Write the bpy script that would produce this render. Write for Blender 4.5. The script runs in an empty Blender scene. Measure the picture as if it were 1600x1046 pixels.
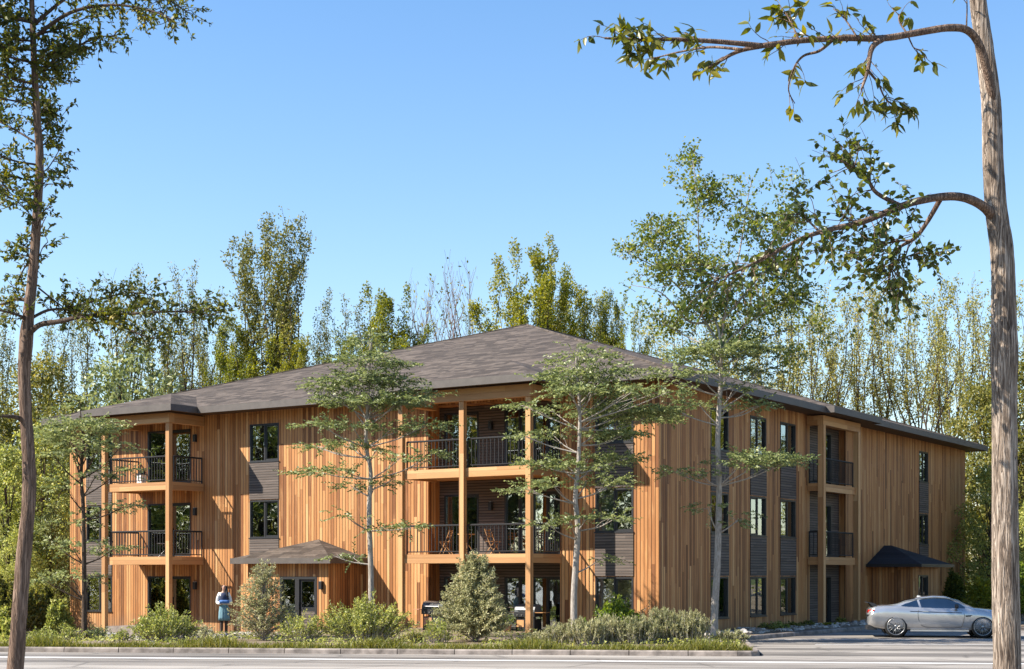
import bpy, bmesh, math, random
import numpy as np
from mathutils import Vector, Matrix
R = math.radians
scene = bpy.context.scene
COL = scene.collection

# ---------------------------------------------------------------- camera
H = 2.1                      # eye height
F = 2408.0                   # focal length in pixels of a 1600 wide frame
HY = 897.0                   # row of the horizon
cam_d = bpy.data.cameras.new('camera')
cam_d.sensor_width = 36.0
cam_d.lens = F / 1600 * 36
cam_d.shift_y = (HY - 523) / 1600
cam_d.clip_start = 0.1
cam_d.clip_end = 6000
cam = bpy.data.objects.new('camera', cam_d)
cam.location = (0, 0, H)
cam.rotation_euler = (R(90), 0, 0)
COL.objects.link(cam)
scene.camera = cam

# ---------------------------------------------------------------- sky and sun
SUN_TRAVEL = Vector((1.407, 0.283, -1.30)).normalized()
elev = math.asin(-SUN_TRAVEL.z)
azim = math.atan2(-SUN_TRAVEL.x, -SUN_TRAVEL.y)
world = bpy.data.worlds.new('World')
scene.world = world
world.use_nodes = True
wn = world.node_tree.nodes
wl = world.node_tree.links
sky = wn.new('ShaderNodeTexSky')
sky.sky_type = 'NISHITA'
sky.sun_disc = False
sky.sun_elevation = elev
sky.sun_rotation = azim
sky.altitude = 200
sky.air_density = 1.25
sky.dust_density = 0.5
sky.ozone_density = 2.2
tint = wn.new('ShaderNodeMix'); tint.data_type = 'RGBA'; tint.blend_type = 'MULTIPLY'
tint.inputs[0].default_value = 1.0
tcw = wn.new('ShaderNodeTexCoord'); sepw = wn.new('ShaderNodeSeparateXYZ'); wl.new(tcw.outputs['Generated'], sepw.inputs[0])
rampw = wn.new('ShaderNodeValToRGB'); wl.new(sepw.outputs[2], rampw.inputs[0])      # deep blue overhead, paler towards the horizon
rampw.color_ramp.elements[0].position = 0.05; rampw.color_ramp.elements[0].color = (0.92, 0.95, 1.0, 1)
rampw.color_ramp.elements[1].position = 0.42; rampw.color_ramp.elements[1].color = (0.58, 0.80, 1.0, 1)
wl.new(rampw.outputs[0], tint.inputs[7])
wl.new(sky.outputs[0], tint.inputs[6])
wl.new(tint.outputs[2], wn['Background'].inputs[0])
wn['Background'].inputs[1].default_value = 0.095

sun_d = bpy.data.lights.new('sun', 'SUN')
sun_d.energy = 5.0
sun_d.angle = R(0.53)
sun_d.color = (1.0, 0.93, 0.82)
sun = bpy.data.objects.new('sun', sun_d)
sun.rotation_euler = SUN_TRAVEL.to_track_quat('-Z', 'Y').to_euler()
sun.location = (-40, -10, 60)
COL.objects.link(sun)

scene.view_settings.view_transform = 'Standard'
scene.view_settings.look = 'None'
scene.view_settings.gamma = 1
scene.view_settings.exposure = 1.26
scene.render.engine = 'CYCLES'
scene.cycles.use_denoising = True
scene.cycles.max_bounces = 6
scene.cycles.diffuse_bounces = 3
scene.cycles.transparent_max_bounces = 10
scene.cycles.caustics_reflective = False
scene.cycles.caustics_refractive = False

# ---------------------------------------------------------------- helpers
rnd = random.Random(7)

def at(px, d, y):
    """a point at depth d that lies on picture column px and row y (1600 wide)"""
    return Vector(((px - 800) / F * d, d, H + (HY - y) / F * d))

def gx(px, d):
    return (px - 800) / F * d

def tag(o, label=None, cat=None, group=None, kind=None):
    if label: o['label'] = label
    if cat: o['category'] = cat
    if group: o['group'] = group
    if kind: o['kind'] = kind
    return o

def empty(name, loc=(0, 0, 0), rz=0.0):
    o = bpy.data.objects.new(name, None)
    o.empty_display_size = 0.3
    o.location = loc
    o.rotation_euler = (0, 0, rz)
    COL.objects.link(o)
    return o

def kids(o):
    return [c for c in bpy.data.objects if c.parent == o]

def copy_tree(o, parent=None, tree=None):
    if tree is None:
        tree = {}
        for c in bpy.data.objects:
            if c.parent: tree.setdefault(c.parent.name, []).append(c)
    c = o.copy()
    COL.objects.link(c)
    c.parent = parent
    for ch in tree.get(o.name, []):
        copy_tree(ch, c, tree)
    return c

class MB:
    """collects faces with metric uv; build() links them as one mesh object"""
    def __init__(self):
        self.v = []; self.f = []; self.uv = []; self.mi = []
    def face(self, pts, uvs=None, m=0):
        n = len(self.v)
        self.v += [tuple(p) for p in pts]
        self.f.append(tuple(range(n, n + len(pts))))
        if uvs is None: uvs = [(0, 0)] * len(pts)
        self.uv += uvs
        self.mi.append(m)
    def box(self, x0, x1, y0, y1, z0, z1, grain='z', m=0):
        P = [(x, y, z) for x in (x0, x1) for y in (y0, y1) for z in (z0, z1)]
        gi = 'xyz'.index(grain)
        for idx, ax in (((0, 1, 3, 2), 0), ((4, 6, 7, 5), 0), ((0, 4, 5, 1), 1), ((2, 3, 7, 6), 1), ((0, 2, 6, 4), 2), ((1, 5, 7, 3), 2)):
            pts = [P[i] for i in idx]
            if ax == gi:
                a, b = [k for k in range(3) if k != ax]
                uv = [(p[a], p[b]) for p in pts]
            else:
                o = [k for k in range(3) if k not in (ax, gi)][0]
                uv = [(p[o], p[gi]) for p in pts]
            self.face(pts, uv, m)
    def tube(self, pts, rad, sides=8, m=0, cap=True, wob=0.0, rn=rnd):
        pts = [Vector(p) for p in pts]
        n0 = len(self.v)
        u = None
        ln = 0.0
        rows = []
        for i, p in enumerate(pts):
            a = pts[max(0, i - 1)]; b = pts[min(len(pts) - 1, i + 1)]
            t = (b - a)
            if t.length < 1e-7: t = Vector((0, 0, 1))
            t.normalize()
            if u is None:
                u = t.cross(Vector((0.31, 0.95, 0.05)))
                if u.length < 1e-3: u = t.cross(Vector((1, 0, 0)))
            u = (u - t * u.dot(t)).normalized()
            w = t.cross(u)
            if i: ln += (p - pts[i - 1]).length
            rows.append(ln)
            for k in range(sides):
                an = 2 * math.pi * k / sides
                rr = rad[i] * (1 + (rn.uniform(-wob, wob) if wob else 0))
                self.v.append(tuple(p + (u * math.cos(an) + w * math.sin(an)) * rr))
        circ = 2 * math.pi * max(rad)
        for i in range(len(pts) - 1):
            for k in range(sides):
                k2 = (k + 1) % sides
                self.f.append((n0 + i * sides + k, n0 + i * sides + k2, n0 + (i + 1) * sides + k2, n0 + (i + 1) * sides + k))
                self.uv += [(k / sides * circ, rows[i]), ((k + 1) / sides * circ, rows[i]), ((k + 1) / sides * circ, rows[i + 1]), (k / sides * circ, rows[i + 1])]
                self.mi.append(m)
        if cap:
            for i, rev in ((0, True), (len(pts) - 1, False)):
                idx = [n0 + i * sides + k for k in range(sides)]
                if rev: idx.reverse()
                self.f.append(tuple(idx)); self.uv += [(0, 0)] * sides; self.mi.append(m)
    def lathe(self, prof, axis='z', c=(0, 0, 0), sides=24, m=0):
        n0 = len(self.v)
        for (r, h) in prof:
            for k in range(sides):
                an = 2 * math.pi * k / sides
                a, b = r * math.cos(an), r * math.sin(an)
                p = {'z': (a, b, h), 'y': (a, h, b), 'x': (h, a, b)}[axis]
                self.v.append((p[0] + c[0], p[1] + c[1], p[2] + c[2]))
        for i in range(len(prof) - 1):
            for k in range(sides):
                k2 = (k + 1) % sides
                self.f.append((n0 + i * sides + k, n0 + i * sides + k2, n0 + (i + 1) * sides + k2, n0 + (i + 1) * sides + k))
                self.uv += [(0, 0)] * 4; self.mi.append(m)
    def build(self, name, mats, parent=None, smooth=False, bevel=0.0):
        me = bpy.data.meshes.new(name)
        me.from_pydata(self.v, [], self.f)
        if not isinstance(mats, (list, tuple)): mats = [mats]
        for mt in mats: me.materials.append(mt)
        if self.f:
            lay = me.uv_layers.new(name='uv')
            lay.data.foreach_set('uv', np.array(self.uv, dtype=np.float32).ravel())
            me.polygons.foreach_set('material_index', np.array(self.mi, dtype=np.int32))
            if smooth: me.polygons.foreach_set('use_smooth', np.ones(len(self.f), dtype=bool))
        me.update()
        o = bpy.data.objects.new(name, me)
        COL.objects.link(o)
        o.parent = parent
        if bevel:
            b = o.modifiers.new('bevel', 'BEVEL'); b.width = bevel; b.segments = 2; b.limit_method = 'ANGLE'
        return o

# ---------------------------------------------------------------- materials
def new_mat(name):
    m = bpy.data.materials.new(name)
    m.use_nodes = True
    n = m.node_tree.nodes
    return m, n, m.node_tree.links, n['Principled BSDF']

class NT:
    """small shorthand for node wiring"""
    def __init__(self, n, l): self.n = n; self.l = l
    def node(self, t, **kw):
        x = self.n.new(t)
        for k, v in kw.items(): setattr(x, k, v)
        return x
    def put(self, sock, val):
        if isinstance(val, bpy.types.NodeSocket): self.l.new(val, sock)
        else: sock.default_value = val
    def math(self, op, a, b=0.0, c=None):
        x = self.node('ShaderNodeMath', operation=op)
        self.put(x.inputs[0], a); self.put(x.inputs[1], b)
        if c is not None: self.put(x.inputs[2], c)
        return x.outputs[0]
    def comb(self, x=0.0, y=0.0, z=0.0):
        c = self.node('ShaderNodeCombineXYZ')
        self.put(c.inputs[0], x); self.put(c.inputs[1], y); self.put(c.inputs[2], z)
        return c.outputs[0]
    def sep(self, v):
        s = self.node('ShaderNodeSeparateXYZ'); self.l.new(v, s.inputs[0]); return s.outputs
    def noise(self, vec, scale=1.0, detail=3.0, rough=0.55, dist=0.0):
        x = self.node('ShaderNodeTexNoise')
        if vec is not None: self.l.new(vec, x.inputs['Vector'])
        x.inputs['Scale'].default_value = scale; x.inputs['Detail'].default_value = detail
        x.inputs['Roughness'].default_value = rough; x.inputs['Distortion'].default_value = dist
        return x.outputs['Fac']
    def white(self, vec):
        x = self.node('ShaderNodeTexWhiteNoise', noise_dimensions='3D'); self.l.new(vec, x.inputs['Vector']); return x.outputs['Value']
    def ramp(self, fac, stops):
        x = self.node('ShaderNodeValToRGB'); self.put(x.inputs[0], fac)
        e = x.color_ramp.elements
        while len(e) < len(stops): e.new(0.5)
        for i, (p, c) in enumerate(stops):
            e[i].position = p; e[i].color = (*c, 1)
        return x.outputs[0]
    def mix(self, fac, a, b, mode='MIX'):
        x = self.node('ShaderNodeMix', data_type='RGBA', blend_type=mode)
        self.put(x.inputs[0], fac)
        self.put(x.inputs[6], a if isinstance(a, bpy.types.NodeSocket) else (*a, 1))
        self.put(x.inputs[7], b if isinstance(b, bpy.types.NodeSocket) else (*b, 1))
        return x.outputs[2]
    def bump(self, h, strength=0.5, dist=0.01, normal=None):
        x = self.node('ShaderNodeBump'); self.l.new(h, x.inputs['Height'])
        x.inputs['Strength'].default_value = strength; x.inputs['Distance'].default_value = dist
        if normal is not None: self.l.new(normal, x.inputs['Normal'])
        return x.outputs[0]
    def maprange(self, v, a, b, c, d):
        x = self.node('ShaderNodeMapRange'); self.put(x.inputs[0], v)
        for i, q in enumerate((a, b, c, d)): x.inputs[i + 1].default_value = q
        return x.outputs[0]

def plain(name, col, rough=0.6, metal=0.0, spec=0.5, var=0.0, scale=6.0):
    m, n, l, b = new_mat(name)
    b.inputs['Roughness'].default_value = rough
    b.inputs['Metallic'].default_value = metal
    b.inputs['Specular IOR Level'].default_value = spec
    if var:
        t = NT(n, l)
        tc = t.node('ShaderNodeTexCoord').outputs['Object']
        f = t.noise(tc, scale, 4)
        lo = tuple(c * (1 - var) for c in col); hi = tuple(min(1, c * (1 + var)) for c in col)
        l.new(t.ramp(f, [(0.3, lo), (0.7, hi)]), b.inputs['Base Color'])
        l.new(t.bump(f, 0.15, 0.01), b.inputs['Normal'])
    else:
        b.inputs['Base Color'].default_value = (*col, 1)
    return m

def wood_mat(name, stops, w=0.17, seg=3.0, groove=1.0, rough=0.55):
    """vertical boards: u across, v along the grain (metres)"""
    m, n, l, b = new_mat(name)
    t = NT(n, l)
    uv = t.node('ShaderNodeUVMap').outputs[0]
    u, v, _ = t.sep(uv)
    q = t.math('DIVIDE', u, w)
    bi = t.math('FLOOR', q)
    fr = t.math('FRACT', q)
    off = t.math('MULTIPLY', t.white(t.comb(bi, 3.7, 1.1)), seg * 1.7)
    sg = t.math('FLOOR', t.math('DIVIDE', t.math('ADD', v, off), seg))
    rv = t.white(t.comb(bi, sg, 0.5))
    col = t.ramp(rv, stops)
    gv = t.comb(t.math('ADD', t.math('MULTIPLY', u, 42), t.math('MULTIPLY', rv, 91)), t.math('MULTIPLY', v, 1.1), t.math('MULTIPLY', rv, 33))
    g = t.noise(gv, 1.0, 5, 0.6, 0.6)
    gv2 = t.comb(t.math('MULTIPLY', u, 9), t.math('MULTIPLY', v, 0.7), t.math('MULTIPLY', rv, 57))
    g2 = t.noise(gv2, 1.0, 3, 0.5, 1.2)
    col = t.mix(t.maprange(g, 0.35, 0.75, 0.0, 0.55), col, stops[0][1])
    col = t.mix(t.maprange(g2, 0.5, 0.8, 0.0, 0.35), col, stops[-1][1])
    # weathering
    wv = t.noise(t.comb(t.math('MULTIPLY', u, 0.5), t.math('MULTIPLY', v, 0.16), 4.0), 1.0, 4)
    col = t.mix(t.maprange(wv, 0.5, 0.85, 0.0, 0.30), col, (0.26, 0.145, 0.07))
    # rain splash and dust at the foot of the wall, and faint runs from above
    sp = t.noise(t.comb(t.math('MULTIPLY', u, 3.0), t.math('MULTIPLY', v, 1.5), 9.0), 1.0, 4)
    foot = t.math('MULTIPLY', t.maprange(t.math('ADD', v, t.math('MULTIPLY', sp, 0.9)), 0.15, 1.0, 1.0, 0.0), 0.55 if groove == 1.0 else 0.0)
    col = t.mix(foot, col, (0.20, 0.135, 0.085))
    run = t.noise(t.comb(t.math('MULTIPLY', u, 5.0), t.math('MULTIPLY', v, 0.22), 2.0), 1.0, 4, 0.7)
    col = t.mix(t.maprange(run, 0.58, 0.80, 0.0, 0.35 if groove == 1.0 else 0.0), col, (0.17, 0.085, 0.04))
    d = t.math('ABSOLUTE', t.math('SUBTRACT', fr, 0.5))
    edge = t.maprange(d, 0.395, 0.47, 0.0, 1.0)
    if groove:
        col = t.mix(t.math('MULTIPLY', edge, 0.9 * groove), col, (0.03, 0.014, 0.006))
    hgt = t.math('ADD', t.math('MULTIPLY', edge, -1.0 * groove), t.math('MULTIPLY', g, 0.12))
    hgt = t.math('ADD', hgt, t.math('MULTIPLY', rv, 0.5 * groove))
    l.new(t.bump(hgt, 0.7, 0.018), b.inputs['Normal'])
    l.new(col, b.inputs['Base Color'])
    l.new(t.maprange(g, 0.3, 0.8, rough - 0.08, rough + 0.15), b.inputs['Roughness'])
    b.inputs['Specular IOR Level'].default_value = 0.3
    return m

WOOD = [(0.0, (0.17, 0.063, 0.021)), (0.20, (0.34, 0.140, 0.047)), (0.55, (0.49, 0.222, 0.078)), (0.85, (0.57, 0.285, 0.108)), (1.0, (0.66, 0.375, 0.165))]
M = {}
M['wood'] = wood_mat('cedar_boards', WOOD, w=0.14, seg=3.6)
M['beam'] = wood_mat('cedar_beam', [(0.0, (0.36, 0.18, 0.075)), (0.5, (0.50, 0.275, 0.118)), (1.0, (0.60, 0.36, 0.17))], w=0.33, seg=5.0, groove=0.15)

def slat_mat(name, stops, hgt=0.10, depth=0.03):
    m, n, l, b = new_mat(name)
    t = NT(n, l)
    u, v, _ = t.sep(t.node('ShaderNodeUVMap').outputs[0])
    q = t.math('DIVIDE', v, hgt)
    ri = t.math('FLOOR', q); fr = t.math('FRACT', q)
    off = t.math('MULTIPLY', t.white(t.comb(ri, 5.5, 2.0)), 4.0)
    sg = t.math('FLOOR', t.math('DIVIDE', t.math('ADD', u, off), 2.4))
    rv = t.white(t.comb(ri, sg, 0.0))
    g = t.noise(t.comb(t.math('MULTIPLY', u, 1.6), t.math('MULTIPLY', v, 60), t.math('MULTIPLY', rv, 31)), 1.0, 4)
    col = t.ramp(t.math('ADD', t.math('MULTIPLY', rv, 0.30), t.math('MULTIPLY', g, 0.75)), stops)
    edge = t.maprange(fr, 0.70, 0.80, 0.0, 1.0)
    col = t.mix(t.math('MULTIPLY', edge, 0.8), col, (0.012, 0.01, 0.009))
    l.new(col, b.inputs['Base Color'])
    l.new(t.bump(t.math('SUBTRACT', t.math('MULTIPLY', g, 0.15), edge), 0.7, depth), b.inputs['Normal'])
    b.inputs['Roughness'].default_value = 0.6
    b.inputs['Specular IOR Level'].default_value = 0.3
    return m
M['slat'] = slat_mat('grey_brown_slats', [(0.1, (0.05, 0.038, 0.031)), (0.5, (0.10, 0.077, 0.064)), (0.95, (0.19, 0.15, 0.127))])

def shingle_mat(name, stops, row=0.26, wid=0.55):
    m, n, l, b = new_mat(name)
    t = NT(n, l)
    u, v, _ = t.sep(t.node('ShaderNodeUVMap').outputs[0])
    vv = t.math('ADD', v, t.math('MULTIPLY', t.noise(t.comb(t.math('MULTIPLY', u, 2.2), t.math('MULTIPLY', v, 0.9), 0.0), 1.0, 2), 0.10))
    q = t.math('DIVIDE', vv, row)
    ri = t.math('FLOOR', q); fr = t.math('FRACT', q)
    off = t.math('MULTIPLY', t.white(t.comb(ri, 2.5, 8.0)), 3.0)
    uu = t.math('ADD', u, off)
    qi = t.math('DIVIDE', uu, wid)
    ci = t.math('FLOOR', qi); cf = t.math('FRACT', qi)
    rv = t.white(t.comb(ri, ci, 0.0))
    g = t.noise(t.comb(t.math('MULTIPLY', u, 5.0), t.math('MULTIPLY', v, 24.0), 0.0), 1.0, 5, 0.65)
    big = t.noise(t.comb(t.math('MULTIPLY', u, 0.25), t.math('MULTIPLY', v, 0.4), 0.0), 1.0, 3)
    f = t.math('ADD', t.math('MULTIPLY', rv, 0.30), t.math('ADD', t.math('MULTIPLY', g, 0.62), t.math('MULTIPLY', big, 0.10)))
    col = t.ramp(f, stops)
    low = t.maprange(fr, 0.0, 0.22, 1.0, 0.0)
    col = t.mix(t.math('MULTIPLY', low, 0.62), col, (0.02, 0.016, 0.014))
    l.new(col, b.inputs['Base Color'])
    h = t.math('ADD', t.math('MULTIPLY', t.math('SUBTRACT', 1.0, fr), 1.0), t.math('ADD', t.math('MULTIPLY', rv, 0.5), t.math('MULTIPLY', g, 0.5)))
    seam = t.maprange(cf, 0.0, 0.03, 1.0, 0.0)
    h = t.math('SUBTRACT', h, t.math('MULTIPLY', seam, 0.5))
    l.new(t.bump(h, 0.6, 0.03), b.inputs['Normal'])
    b.inputs['Roughness'].default_value = 0.85
    b.inputs['Specular IOR Level'].default_value = 0.2
    return m
M['shingle'] = shingle_mat('roof_shingles', [(0.30, (0.036, 0.028, 0.022)), (0.52, (0.080, 0.062, 0.049)), (0.76, (0.156, 0.123, 0.098))])
M['blackroof'] = shingle_mat('black_roof', [(0.2, (0.014, 0.014, 0.016)), (0.8, (0.035, 0.035, 0.04))], 0.30, 2.0)
M['fascia'] = plain('fascia_bronze', (0.085, 0.07, 0.06), 0.55, var=0.15, scale=3)
M['soffit'] = plain('soffit_brown', (0.07, 0.04, 0.022), 0.7, var=0.2, scale=4)
M['black'] = plain('black_metal', (0.016, 0.016, 0.018), 0.45)
M['rail'] = plain('rail_metal', (0.02, 0.02, 0.022), 0.6, spec=0.3)
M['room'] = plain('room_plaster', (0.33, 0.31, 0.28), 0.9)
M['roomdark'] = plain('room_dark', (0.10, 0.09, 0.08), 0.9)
M['curtain'] = plain('curtain_white', (0.72, 0.74, 0.76), 0.9)
M['white'] = plain('white_trim', (0.78, 0.78, 0.76), 0.6)

def glass_mat(name, base=0.16, tint=(0.62, 0.68, 0.70)):
    m, n, l, b = new_mat(name)
    n.remove(b)
    t = NT(n, l)
    lw = t.node('ShaderNodeLayerWeight'); lw.inputs[0].default_value = 0.35
    fac = t.maprange(lw.outputs['Fresnel'], 0.0, 1.0, base, 1.0)
    tr = t.node('ShaderNodeBsdfTransparent'); tr.inputs[0].default_value = (*tint, 1)
    gl = t.node('ShaderNodeBsdfGlossy'); gl.inputs['Roughness'].default_value = 0.012
    gl.inputs[0].default_value = (0.86, 0.93, 0.95, 1)
    tc = t.node('ShaderNodeTexCoord').outputs['Object']
    l.new(t.bump(t.noise(tc, 0.9, 2), 0.08, 0.05), gl.inputs['Normal'])
    mx = t.node('ShaderNodeMixShader')
    l.new(fac, mx.inputs[0]); l.new(tr.outputs[0], mx.inputs[1]); l.new(gl.outputs[0], mx.inputs[2])
    l.new(mx.outputs[0], n['Material Output'].inputs[0])
    return m
M['glass'] = glass_mat('window_glass', 0.30)

def bark_mat(name, stops, sc=(26, 3.0), strength=0.9):
    m, n, l, b = new_mat(name)
    t = NT(n, l)
    u, v, _ = t.sep(t.node('ShaderNodeUVMap').outputs[0])
    tc = t.sep(t.node('ShaderNodeTexCoord').outputs['Object'])
    vec = t.comb(t.math('MULTIPLY', tc[0], sc[0]), t.math('MULTIPLY', tc[1], sc[0]), t.math('MULTIPLY', tc[2], sc[1]))
    a = t.noise(vec, 1.0, 6, 0.62, 0.35)
    vec2 = t.comb(t.math('MULTIPLY', tc[0], 3), t.math('MULTIPLY', tc[1], 3), t.math('MULTIPLY', tc[2], 1.3))
    c2 = t.noise(vec2, 1.0, 4)
    wv = t.comb(t.math('ADD', t.math('MULTIPLY', tc[0], sc[0] * 1.7), t.math('MULTIPLY', c2, 3.0)), t.math('MULTIPLY', tc[1], sc[0] * 1.7), t.math('MULTIPLY', tc[2], sc[1] * .42))
    rd = t.noise(wv, 1.0, 2, 0.5, 0.9)
    crack = t.maprange(t.math('ABSOLUTE', t.math('SUBTRACT', rd, 0.5)), 0.0, 0.10, 0.0, 1.0)
    f = t.math('ADD', t.math('MULTIPLY', a, 0.6), t.math('ADD', t.math('MULTIPLY', c2, 0.3), t.math('MULTIPLY', crack, 0.22)))
    l.new(t.ramp(f, stops), b.inputs['Base Color'])
    h = t.math('ADD', t.math('MULTIPLY', crack, 0.7), a)
    l.new(t.bump(h, strength, 0.03), b.inputs['Normal'])
    b.inputs['Roughness'].default_value = 0.9
    b.inputs['Specular IOR Level'].default_value = 0.15
    return m
M['bark_big'] = bark_mat('bark_furrowed', [(0.36, (0.06, 0.042, 0.032)), (0.55, (0.25, 0.19, 0.145)), (0.74, (0.44, 0.36, 0.29))], (15, 2.4), 1.0)
M['bark_brown'] = bark_mat('bark_brown', [(0.3, (0.06, 0.04, 0.03)), (0.6, (0.19, 0.125, 0.09)), (0.85, (0.32, 0.23, 0.17))], (15, 2.4), 0.9)
M['bark_grey'] = bark_mat('bark_pale_grey', [(0.3, (0.16, 0.135, 0.11)), (0.6, (0.33, 0.29, 0.25)), (0.85, (0.48, 0.43, 0.38))], (20, 6), 0.4)
M['bark_dark'] = bark_mat('bark_dark', [(0.3, (0.03, 0.022, 0.017)), (0.6, (0.085, 0.06, 0.045)), (0.85, (0.15, 0.11, 0.08))], (20, 4), 0.6)
M['bark_purple'] = bark_mat('bark_bare_twigs', [(0.3, (0.13, 0.09, 0.09)), (0.7, (0.26, 0.19, 0.18))], (20, 4), 0.3)

def leaf_mat(name, stops, rough=0.5, trans=0.35, spec=0.35):
    m, n, l, b = new_mat(name)
    t = NT(n, l)
    rp = t.node('ShaderNodeNewGeometry').outputs['Random Per Island']
    oi = t.node('ShaderNodeObjectInfo').outputs['Random']
    tc = t.node('ShaderNodeTexCoord').outputs['Object']
    cl = t.noise(tc, 0.55, 2)
    f = t.math('ADD', t.math('MULTIPLY', rp, 0.6), t.math('ADD', t.math('MULTIPLY', cl, 0.45), t.math('MULTIPLY', t.math('SUBTRACT', oi, 0.5), 0.18)))
    col = t.ramp(f, stops)
    l.new(col, b.inputs['Base Color'])
    b.inputs['Roughness'].default_value = rough
    b.inputs['Specular IOR Level'].default_value = spec
    tr = t.node('ShaderNodeBsdfTranslucent')
    hs = t.node('ShaderNodeHueSaturation'); hs.inputs['Saturation'].default_value = 1.15; hs.inputs['Value'].default_value = 1.5
    l.new(col, hs.inputs['Color']); l.new(hs.outputs[0], tr.inputs[0])
    mx = t.node('ShaderNodeMixShader'); mx.inputs[0].default_value = trans
    l.new(b.outputs[0], mx.inputs[1]); l.new(tr.outputs[0], mx.inputs[2])
    l.new(mx.outputs[0], n['Material Output'].inputs[0])
    return m
M['leaf_dark'] = leaf_mat('leaves_dark_green', [(0.15, (0.025, 0.041, 0.012)), (0.5, (0.067, 0.085, 0.017)), (0.85, (0.179, 0.171, 0.027)), (1.0, (0.386, 0.275, 0.033))])
M['leaf_limb'] = leaf_mat('leaves_limb_green', [(0.15, (0.028, 0.045, 0.010)), (0.5, (0.075, 0.10, 0.018)), (0.85, (0.19, 0.195, 0.03)), (1.0, (0.32, 0.25, 0.035))], 0.36, 0.4, 0.5)
M['leaf_glossy'] = leaf_mat('leaves_glossy', [(0.15, (0.055, 0.069, 0.013)), (0.5, (0.125, 0.131, 0.016)), (0.85, (0.281, 0.228, 0.027)), (1.0, (0.437, 0.290, 0.032))], 0.38, 0.4, 0.5)
M['leaf_layer'] = leaf_mat('leaves_fine_olive', [(0.15, (0.079, 0.108, 0.039)), (0.5, (0.189, 0.221, 0.087)), (0.85, (0.343, 0.358, 0.147)), (1.0, (0.440, 0.421, 0.184))], 0.45, 0.32)
M['leaf_crown'] = leaf_mat('leaves_mixed_green', [(0.15, (0.059, 0.095, 0.021)), (0.5, (0.142, 0.180, 0.035)), (0.85, (0.318, 0.312, 0.057)), (1.0, (0.484, 0.426, 0.076))], 0.45, 0.35)
M['leaf_yellow'] = leaf_mat('leaves_yellow_green', [(0.15, (0.09, 0.115, 0.018)), (0.5, (0.205, 0.215, 0.03)), (0.85, (0.36, 0.32, 0.045)), (1.0, (0.45, 0.34, 0.06))], 0.5, 0.4)
M['leaf_green'] = leaf_mat('leaves_mid_green', [(0.15, (0.069, 0.082, 0.022)), (0.5, (0.163, 0.165, 0.044)), (0.85, (0.305, 0.265, 0.065)), (1.0, (0.454, 0.333, 0.094))], 0.5, 0.35)
M['leaf_pale'] = leaf_mat('leaves_pale_olive', [(0.15, (0.161, 0.164, 0.042)), (0.5, (0.305, 0.286, 0.085)), (0.85, (0.484, 0.410, 0.126)), (1.0, (0.600, 0.475, 0.168))], 0.5, 0.4)
M['leaf_shrub'] = leaf_mat('leaves_shrub_green', [(0.15, (0.120, 0.151, 0.040)), (0.5, (0.287, 0.315, 0.087)), (0.85, (0.517, 0.491, 0.145)), (1.0, (0.620, 0.594, 0.212))], 0.5, 0.35)
M['leaf_sage'] = leaf_mat('leaves_sage_grey', [(0.15, (0.155, 0.165, 0.078)), (0.5, (0.309, 0.306, 0.155)), (0.85, (0.497, 0.455, 0.252)), (1.0, (0.620, 0.550, 0.309))], 0.6, 0.3)
M['leaf_bright'] = leaf_mat('leaves_bright_green', [(0.15, (0.065, 0.111, 0.016)), (0.5, (0.156, 0.221, 0.033)), (0.85, (0.299, 0.325, 0.065)), (1.0, (0.416, 0.364, 0.104))], 0.45, 0.4)
M['leaf_rust'] = leaf_mat('leaves_rusty', [(0.15, (0.09, 0.07, 0.03)), (0.5, (0.18, 0.13, 0.06)), (0.85, (0.3, 0.2, 0.1)), (1.0, (0.36, 0.26, 0.14))], 0.6, 0.3)
M['grass'] = leaf_mat('grass_blades', [(0.15, (0.066, 0.081, 0.013)), (0.5, (0.143, 0.152, 0.028)), (0.85, (0.242, 0.209, 0.055)), (1.0, (0.352, 0.257, 0.099))], 0.5, 0.4)
# ---------------------------------------------------------------- building frame (local x along the long front, y along the right side)
BX, BY = 4.88, 51.1
EX = Vector((0.8407, -0.5415, 0)); EY = Vector((0.5415, 0.8407, 0))
BROT = math.atan2(-0.5415, 0.8407)
def L2W(x, y, z=0.0):
    return Vector((BX, BY, 0)) + EX * x + EY * y + Vector((0, 0, z))
def W2L(x, y):
    d = Vector((x - BX, y - BY, 0)); return d.dot(EX), d.dot(EY)

def kerb_y(x): return 39.9 - 0.114 * x
def xr_of(y):
    if y < 48.5: return 6.35 + (y - 39.2) * (7.3 - 6.35) / 9.3
    return 7.3 + (y - 48.5) * 0.5415 / 0.8407
def sstep(a, b, x):
    t = max(0.0, min(1.0, (x - a) / (b - a))); return t * t * (3 - 2 * t)
def bed_z(x, y):
    X, Y = W2L(x, y)
    back = sstep(2.0, 9.0, y - kerb_y(x))
    z = 0.115 - 0.55 * sstep(-9, -24, X) * back
    if X > -2: z -= 0.05 * back
    return z + 0.03 * math.sin(x * 1.7 + y * 0.9) * back

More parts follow.
